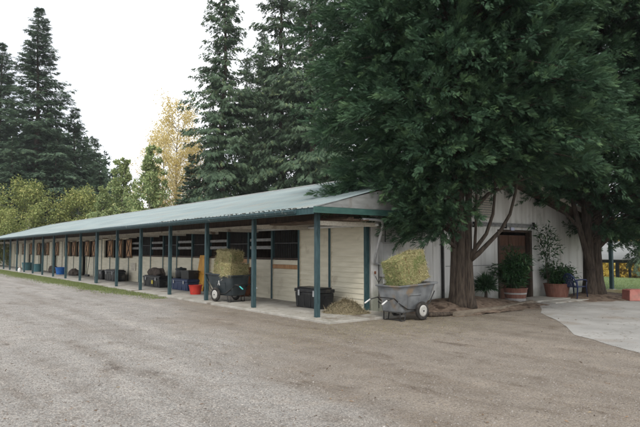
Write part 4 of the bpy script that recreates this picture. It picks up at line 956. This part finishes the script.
# yellow maples beyond the shelter
mp = link_tree('maple_tree', broad_gen(9, 4.5, 61, 'maple', bark='barkfar', n=11000, lsize=.4, base=.02, nl=34, airy=.4), spot(604, 84, -3.0), 0, 'bright yellow maple seen under the far shelter roof, left one', 'maple tree', 'yellow maples beyond the shelter')
for i, (px, D) in enumerate(((622, 86), (640, 83), (660, 86))):
    o = cp(mp, px, D, 1.0 - .05 * i, i * 1.7, ('bright yellow maple seen under the far shelter roof, middle one', 'bright yellow maple seen under the far shelter roof, right one', 'yellow maple beyond the shelter at the right edge')[i]); o.location.z = -3.0
# dark wood closing the view far off: one mass
def wood_mass():
    n = 46000; t = rng.random(n); px = np.where(rng.random(n) < .5, rng.uniform(-140, 130, n), rng.uniform(130, 800, n)); D = rng.uniform(108, 128, n)
    h = np.interp(px, [-140, 0, 60, 100, 125, 160, 200, 420, 600, 800], [30, 30, 27, 22, 13, 9, 9, 12, 9, 10]) * (1 + .25 * np.sin(px * .9) * np.sin(px * .23)); z = h * t - 3
    B = np.array([spot(a, b) for a, b in zip(px, D)]); B[:, 2] = z
    A = rng.normal(size=(n, 3)) + np.array([0, 0, -.6]); V, F = place_template(FT2, FF2, B, A, nrm(rng.normal(size=(n, 3))), rng.uniform(1.0, 2.2, n)); k = len(FF2)
    x = np.clip(.5 + .5 * smooth_noise(B, .25, 2), 0, 1); rn = np.repeat(np.stack([x, (rng.random(n) < .1) * .7, x], 1), k, 0)
    o = tri_obj('distant_woods', V, F, 'clumpfar', None, rn); tag(o, 'dark conifer woods closing the view far behind the stable', 'woods', None, 'stuff')
wood_mass()

# --- the two big cypresses in front of the white wall
def cypress(name, base, label, seed, profile, zs, boughs, per, stems, extra_limbs, gaps=0):
    root = empty(name, base, 0, label, 'cypress tree', 'big cypresses before the white gable wall'); r_ = np.random.default_rng(seed); rd = random.Random(seed)
    tk = MB()
    for k, (pts_, rr) in enumerate(stems): tk.tube(pts_, rr, 18, flute=.07, ph=k)
    tko = tk.build('trunk', 'bark', root, smooth=True, fixn=False)
    for pts_, rr in extra_limbs: MB().tube(pts_, rr, 8).build('limb', 'bark', root, smooth=True, fixn=False)
    Ps = []; As = []; Ss = []; Rn = []; bw = MB()
    nl_ = 150; lob = np.stack([np.arange(nl_) * 2.399963 + r_.normal(size=nl_) * .3, zs[0] + (zs[1] - zs[0]) * (np.arange(nl_) + r_.random(nl_)) / nl_, r_.uniform(.65, 1.15, nl_)], 1)
    for i in range(boughs):
        z = zs[0] + (zs[1] - zs[0]) * (i + r_.random()) / boughs; a = i * 2.399963 + r_.normal() * .25
        Rp = profile(z, a); dl = np.hypot((np.abs((lob[:, 0] - a + math.pi) % (2 * math.pi) - math.pi)) * Rp, lob[:, 1] - z); li = int(np.argmin(dl)); lf_ = max(0, 1 - (dl[li] / .95) ** 2)
        Rz = Rp * (.64 + .46 * lf_ * lob[li, 2]) * r_.uniform(.86, 1.06)
        if Rz <= .3: continue
        d_ = np.array([math.cos(a), math.sin(a), 0]); s_ = np.array([-math.sin(a), math.cos(a), 0])
        z0 = max(1.7, z - Rz * r_.uniform(.05, .40)); rise = z - z0; sag = Rz * r_.uniform(.02, .16)
        def curve(t): return d_ * Rz * t + np.array([0, 0, 1]) * (z0 + rise * np.sin(t * math.pi / 2) + .10 * Rz * np.sin(t * math.pi) - sag * t ** 3)
        bw.tube([tuple(curve(t)) for t in (0.0, .3, .6, .95)], [.04, .028, .018, .005], 5, cap=False)
        npl = int(per * (.3 + .7 * Rz / 4.2)); tint = (li * .618) % 1
        for q in range(npl):
            t = .15 + .87 * r_.random() ** .62; c0 = curve(min(t, 1)); sdx = r_.choice([-1., 1.]); wd = (.62 * math.sin(min(t, 1) * math.pi * .85) + .10) * Rz * .46 * r_.random()
            c0 = c0 + s_ * sdx * wd + np.array([0, 0, r_.normal() * .10 - .22 * wd])
            ln = r_.uniform(.34, .80); ax0 = d_ * r_.uniform(.5, 1.0) + s_ * sdx * r_.uniform(.1, .8) + np.array([0, 0, r_.normal() * .32 + .10]); ax0 /= np.linalg.norm(ax0)
            k = int(25 * ln / .45); u = r_.random(k) ** .8; side = r_.normal(size=(k, 3)); side = nrm(side - (side @ ax0)[:, None] * ax0) ; w_ = min(ln, .5) * .28 * (1 - u * .75)
            p = c0 + ax0 * (ln * u)[:, None] + side * (w_ * r_.random(k))[:, None]; p[:, 2] -= .20 * ln * u * u + .06 * r_.random(k)
            Ps.append(p); As.append(ax0[None] * .9 + side * (.5 * (1 - .4 * u))[:, None] + np.array([0, 0, -.08])); Ss.append(r_.uniform(.10, .19, k) * (1.1 - .25 * u))
            pt_ = r_.random() * .5 + tint * .2; young = max(0, r_.normal() * .3 + .1)
            Rn.append(np.stack([np.clip(pt_ + .35 * u + r_.normal(size=k) * .1, 0, 1), np.clip(young * u * u + .10 * u, 0, .9), u], 1))
    bw.build('boughs', 'bark', root, fixn=False)
    P = np.concatenate(Ps); A = np.concatenate(As); Sc = np.concatenate(Ss); Q = np.concatenate(Rn); n = len(P)
    Nn = nrm(np.array([0, 0, .8]) + r_.normal(size=(n, 3)) * .6); V, F = place_template(FT3, FF3, P, A, Nn, Sc); k = len(FF3)
    cl = .5 + .5 * smooth_noise(P, 1.3, seed); Q[:, 0] = np.clip(Q[:, 0] * .75 + cl * .25, 0, 1)
    o = tri_obj('crown', V, F, 'cypress', root, np.repeat(Q, k, 0)); print(name, 'sprays', n, 'tris', len(F)); return root
LEFT = math.atan2(-RT.y, -RT.x)     # azimuth pointing to the picture's left
def adiff(a, b): return abs((a - b + math.pi) % (2 * math.pi) - math.pi)
def prof1(z, a):
    l = math.cos(a - LEFT)
    # widest about 5 m up; hanging lower on the left
    base_ = np.interp(z, [1.9, 2.4, 3.2, 4.0, 5.0, 6.5, 9.0, 11.5, 14, 15.5], [1.9, 2.9, 3.4, 3.6, 3.85, 3.95, 3.8, 3.3, 2.1, .8])
    if z < 3.9:
        lw = max(0, l); base_ = base_ * (.25 + .85 * lw) if lw > .2 else (0 if z < 3.45 else base_ * .55)
    return base_ * (1 + .10 * math.sin(3 * a + z) + .07 * math.sin(5 * a - 2 * z))
def prof2(z, a):
    base_ = np.interp(z, [1.4, 2.0, 2.8, 4.0, 6, 9, 12, 14.5, 16], [1.4, 2.8, 3.9, 4.6, 4.9, 4.6, 3.7, 2.0, .5])
    rt_ = -math.cos(a - LEFT)
    if z < 3.8: base_ = base_ * (.3 + .8 * rt_) if rt_ > .15 else (0 if z < 3.5 else base_ * .5)
    return base_ * (1 + .10 * math.sin(3 * a + z * 1.3) + .06 * math.sin(5 * a))
def V3(r_, f_, z): return tuple(RT * r_ + FW * f_ + Vector((0, 0, z)))     # right / away / up, in metres from the trunk
t1z = .28
stems1 = [([V3(-.05, 0, -.25), V3(-.05, 0, .0), V3(-.06, 0, .25), V3(-.04, 0, .7), V3(-.02, 0, 1.3), V3(-.02, 0, 1.9), V3(-.05, .0, 2.9), V3(-.06, .05, 5), V3(0, .1, 9), V3(0, 0, 14)], [.28, .235, .205, .18, .165, .15, .13, .10, .08, .03]),
          ([V3(.17, -.12, -.2), V3(.15, -.1, .1), V3(.14, -.1, .7), V3(.14, -.08, 1.5), V3(.16, -.05, 2.3), V3(.22, 0, 3.2), V3(.45, 0, 5), V3(.7, 0, 9)], [.19, .15, .125, .11, .095, .08, .065, .03]),
          ([V3(-.22, .05, -.2), V3(-.20, .05, .3), V3(-.18, .05, 1.2), V3(-.2, 0, 2.0), V3(-.34, 0, 3.2), V3(-.6, 0, 5), V3(-1.0, 0, 8)], [.20, .15, .125, .11, .085, .065, .03])]
limbs1 = [([V3(.2, -.12, 1.15), V3(.42, -.14, 1.32), V3(.72, -.14, 1.62), V3(1.05, -.12, 1.95), V3(1.32, -.1, 2.4), V3(1.5, -.05, 3.0), V3(1.7, 0, 3.9)], [.085, .07, .06, .052, .045, .036, .02]),
          ([V3(.18, -.14, 1.2), V3(.36, -.2, 1.5), V3(.62, -.22, 1.85), V3(.82, -.2, 2.4), V3(.90, -.15, 3.0), V3(.95, -.1, 4.0)], [.075, .06, .05, .042, .036, .02]),
          ([V3(.3, -.2, 1.45), V3(.33, -.24, 2.0), V3(.36, -.24, 2.8), V3(.36, -.2, 4)], [.045, .038, .033, .02]),
          ([V3(-.2, -.1, 1.5), V3(-.55, -.2, 1.75), V3(-.9, -.3, 2.2), V3(-1.3, -.3, 2.9)], [.06, .045, .035, .02]),
          ([V3(.1, -.1, 2.3), V3(.7, -.2, 2.95), V3(1.5, -.2, 3.3), V3(2.4, -.2, 3.6)], [.06, .05, .04, .02]),
          ([V3(-.15, -.1, 2.0), V3(-.7, -.2, 2.8), V3(-1.5, -.2, 3.3), V3(-2.4, -.2, 3.5)], [.06, .05, .035, .02])]
cypress('cypress_tree', (4.30, -.95, t1z), 'large dense cypress with a many-stemmed trunk on the mound, left of the barn door', 5, prof1, (2.0, 15.4), 560, 36, stems1, limbs1)
stems2 = [([V3(0, 0, -.2), V3(0, 0, .1), V3(0, 0, .5), V3(-.02, 0, 1.4), V3(-.05, 0, 2.2), V3(-.1, 0, 3.2), V3(-.1, 0, 6), V3(0, 0, 14)], [.34, .28, .23, .19, .17, .14, .11, .03]),
          ([V3(.25, -.1, -.2), V3(.22, -.1, .5), V3(.2, -.1, 1.6), V3(.3, -.05, 2.6), V3(.6, 0, 4.4), V3(1.0, 0, 8)], [.27, .17, .13, .11, .08, .03]),
          ([V3(-.1, -.2, .9), V3(-.28, -.2, 1.7), V3(-.48, -.2, 2.5), V3(-.7, -.15, 3.6), V3(-.9, 0, 6)], [.12, .10, .09, .07, .03])]
limbs2 = [([V3(.2, -.1, 1.6), V3(.7, -.2, 2.1), V3(1.3, -.25, 2.5), V3(2.2, -.2, 2.8)], [.08, .06, .045, .02]),
          ([V3(-.4, -.2, 2.3), V3(-1.0, -.3, 2.9), V3(-1.7, -.3, 3.3)], [.07, .05, .02]),
          ([V3(.3, -.1, 2.4), V3(.9, 0, 3.2), V3(1.6, 0, 3.7)], [.07, .05, .02])]
cypress('cypress_tree', (11.55, -.75, .12), 'large dense cypress with dark forked trunk beside the blue chair, right of the door', 8, prof2, (2.1, 16), 550, 36, stems2, limbs2)

# ------------------------------------------------------------------ loose ground cover
def pebbles(n):
    # octahedron-like stones near the camera, thinning with distance
    D = 4.2 + 15 * rng.random(n) ** 1.5; px = rng.uniform(-20, 660, n); P = np.array([spot(a, b) for a, b in zip(px, D)])
    ok = ~((P[:, 0] > 7.5) & (P[:, 1] > -1.2)) & ~((P[:, 0] > -.3) & (P[:, 1] > -.6) & (P[:, 0] < 2.5)) & ~((P[:, 0] + .62 * P[:, 1] > -1.2) & (P[:, 1] < -1) & (P[:, 0] + P[:, 1] * .8 > -2.6) & (rng.random(n) < .93))
    P = P[ok]; n = len(P); P[:, 2] = [gz(a, b) for a, b in P[:, :2]]
    s = rng.gamma(2.0, .0020, n) + .0028; s = np.minimum(s, .018); O = np.array([(1, 0, 0), (0, 1, 0), (-1, 0, 0), (0, -1, 0), (0, 0, .6), (.6, .6, .3), (-.6, .5, .35)])
    T = np.array([(1, 0, -.2), (.5, .8, -.2), (-.5, .85, -.2), (-1, 0, -.2), (-.45, -.8, -.2), (.55, -.8, -.2), (.45, .2, .62), (-.4, .25, .55), (.0, -.4, .6)]); 
    TF = np.array([(0, 1, 6), (1, 2, 7), (1, 7, 6), (2, 3, 7), (3, 4, 8), (3, 8, 7), (4, 5, 8), (5, 0, 6), (5, 6, 8), (6, 7, 8)])
    a = rng.uniform(0, 6.28, n); A = np.stack([np.cos(a), np.sin(a), rng.normal(size=n) * .15], 1); Nn = nrm(np.array([0, 0, 1.]) + rng.normal(size=(n, 3)) * .15)
    V, F = place_template(T, TF, P, A, Nn, s); x = rng.beta(1.3, 2.6, n) * np.where(P[:, 0] - .27 * P[:, 1] > -2.6, .6, 1); rn = np.repeat(np.stack([x, x * 0, x], 1), len(TF), 0)
    tag(tri_obj('gravel_stones', V, F, 'pebble', None, rn), 'loose small pale stones strewn over the gravel yard', 'gravel', None, 'stuff')
pebbles(75000)
def litter(name, n, cx, cy, sx_, sy_, ln, wd, mat, label, cat, seed, zfun=None, lim=None):
    r_ = np.random.default_rng(seed); P = np.stack([r_.normal(cx, sx_, n), r_.normal(cy, sy_, n), np.zeros(n)], 1)
    if lim is not None: P = P[lim(P)]
    n = len(P); P[:, 2] = [(zfun(a, b) if zfun else 0) + .006 for a, b in P[:, :2]]
    nor = np.tile([0, 0, 1.], (n, 1)); V, F, rn = strands(n, P, nor, ln, wd, seed=seed); b0 = np.repeat(P[:, 2], 3); V[:, 2] = b0 + (V[:, 2] - b0) * .22
    tag(tri_obj(name, V, F, mat, None, rn), label, cat, None, 'stuff')
def zz(x, y):
    if x > -.32 and x < 2.1 and y > -.88: return .055
    return gz(x, y)
litter('straw_litter', 9000, .6, -1.4, 1.7, 1.1, .09, .003, 'strawdull', 'scattered straw on the dirt around the corner post and grey cart', 'straw', 1, zz, lambda P: (P[:, 1] < .45) | (P[:, 0] < 2))
litter('straw_litter', 5000, -.2, 3.5, .7, 3.0, .08, .003, 'strawdull', 'scattered straw along the walkway edge by the dark cart', 'straw', 2, zz, lambda P: P[:, 0] < 1.9)
def mzz(x, y): return max(mz(x, y) if 2.6 < x < 8 and -1.9 < y < .49 else -1, gz(x, y))
litter('straw_litter', 5000, 1.0, -2.2, 2.2, .9, .07, .003, 'straw', 'pale straw trodden into the dirt before the grey cart', 'straw', 12, zz, lambda P: P[:, 1] < -.95)
litter('needle_litter', 12000, 5.0, -.7, 1.5, .7, .07, .0035, 'needles', 'brown dropped needles and twigs under the first cypress', 'leaf litter', 3, mzz, lambda P: P[:, 1] < .45)
litter('needle_litter', 5000, 11.5, -1.0, 1.3, .6, .07, .004, 'needles', 'brown dropped needles under the second cypress', 'leaf litter', 4, lambda x, y: max(mz2(x, y) if 9.9 < x < 15.6 and -2.1 < y < 1.6 else -1, .02), lambda P: P[:, 1] < .3)
litter('twig_litter', 2600, -1.0, -5.5, 4.0, 3.0, .05, .004, 'needles', 'small brown leaves and twigs scattered on the yard', 'leaf litter', 5, lambda x, y: max(gz(x, y), .0) + .004)
def leaf_scatter(n, seed):
    r_ = np.random.default_rng(seed); D = 4.5 + 12 * r_.random(n) ** 1.3; px = r_.uniform(-20, 660, n); P = np.array([spot(a, b) for a, b in zip(px, D)]); ok = (P[:, 0] < -.45) | (P[:, 1] < -1.9); P = P[ok]; n = len(P); P[:, 2] = .012
    A = r_.normal(size=(n, 3)) * np.array([1, 1, .25]); V, F, rn = leaf_cluster(n, P, A, r_.uniform(.02, .07, n), seed, .1); V[:, 2] = np.maximum(V[:, 2], .004)
    tag(tri_obj('fallen_leaves', V, F, 'needles', None, rn), 'small brown fallen leaves scattered over the gravel yard', 'leaf litter', None, 'stuff')
leaf_scatter(900, 17)
def blades(name, P, h, label, seed, tipf=.15):
    r_ = np.random.default_rng(seed); n = len(P); a = r_.uniform(0, 6.28, n); s_ = np.stack([np.cos(a), np.sin(a), np.zeros(n)], 1); hh = h * r_.uniform(.4, 1.2, (n, 1)); w_ = .005 + .0 * hh
    lean = r_.normal(size=(n, 3)) * .45; lean[:, 2] = 1; V = np.stack([P - s_ * w_ * 1.4, P + s_ * w_ * 1.4, P + lean * hh], 1).reshape(-1, 3); F = np.arange(3 * n).reshape(-1, 3)
    x = r_.random(n); rn = np.stack([x, (r_.random(n) < tipf) * r_.random(n), x], 1); tag(tri_obj(name, V, F, 'grass', None, rn), label, 'grass', None, 'stuff')
n = 110000; y = 8.0 + 50 * rng.random(n) ** 1.2; c = -.85 + .1 * np.sin(y * .8); wd_ = np.interp(y, [4, 8, 12, 30, 60], [.25, .42, .6, .8, 1.1]); x = c + rng.normal(size=n) * wd_ * .62 + .12; k = (x < -.34) & (rng.random(n) < np.interp(y, [8, 11, 16], [.06, .3, .95])) & (rng.random(n) < .35 + .65 * (np.sin(y * 2.1 + x * 3) > -.6) )
blades('grass_strip', np.stack([x, y, np.zeros(n)], 1)[k], .075, 'strip of short green grass along the outer edge of the walkway', 6)
n = 26000; P = np.stack([rng.uniform(14.7, 30, n), rng.uniform(-12, 7, n), np.zeros(n)], 1); P[:, 2] = [ground_z(a, b) for a, b in P[:, :2]]
blades('lawn_grass', P, .09, 'short lawn grass beyond the second cypress', 7)

# thin damp air over the place, so that the far trees pale a little
hz_ = MB().box(-75, 105, -40, 150, -3.8, 48).build('haze', 'soil'); hz_['kind'] = 'stuff'; hz_.data.materials.clear()
hm = bpy.data.materials.new('air'); hm.use_nodes = True; nt = hm.node_tree; nt.nodes.remove(nt.nodes['Principled BSDF'])
pv = nt.nodes.new('ShaderNodeVolumePrincipled'); pv.inputs['Color'].default_value = (.92, .95, 1, 1); pv.inputs['Density'].default_value = .00032; pv.inputs['Anisotropy'].default_value = .2
nt.links.new(pv.outputs[0], nt.nodes['Material Output'].inputs['Volume']); hz_.data.materials.append(hm)
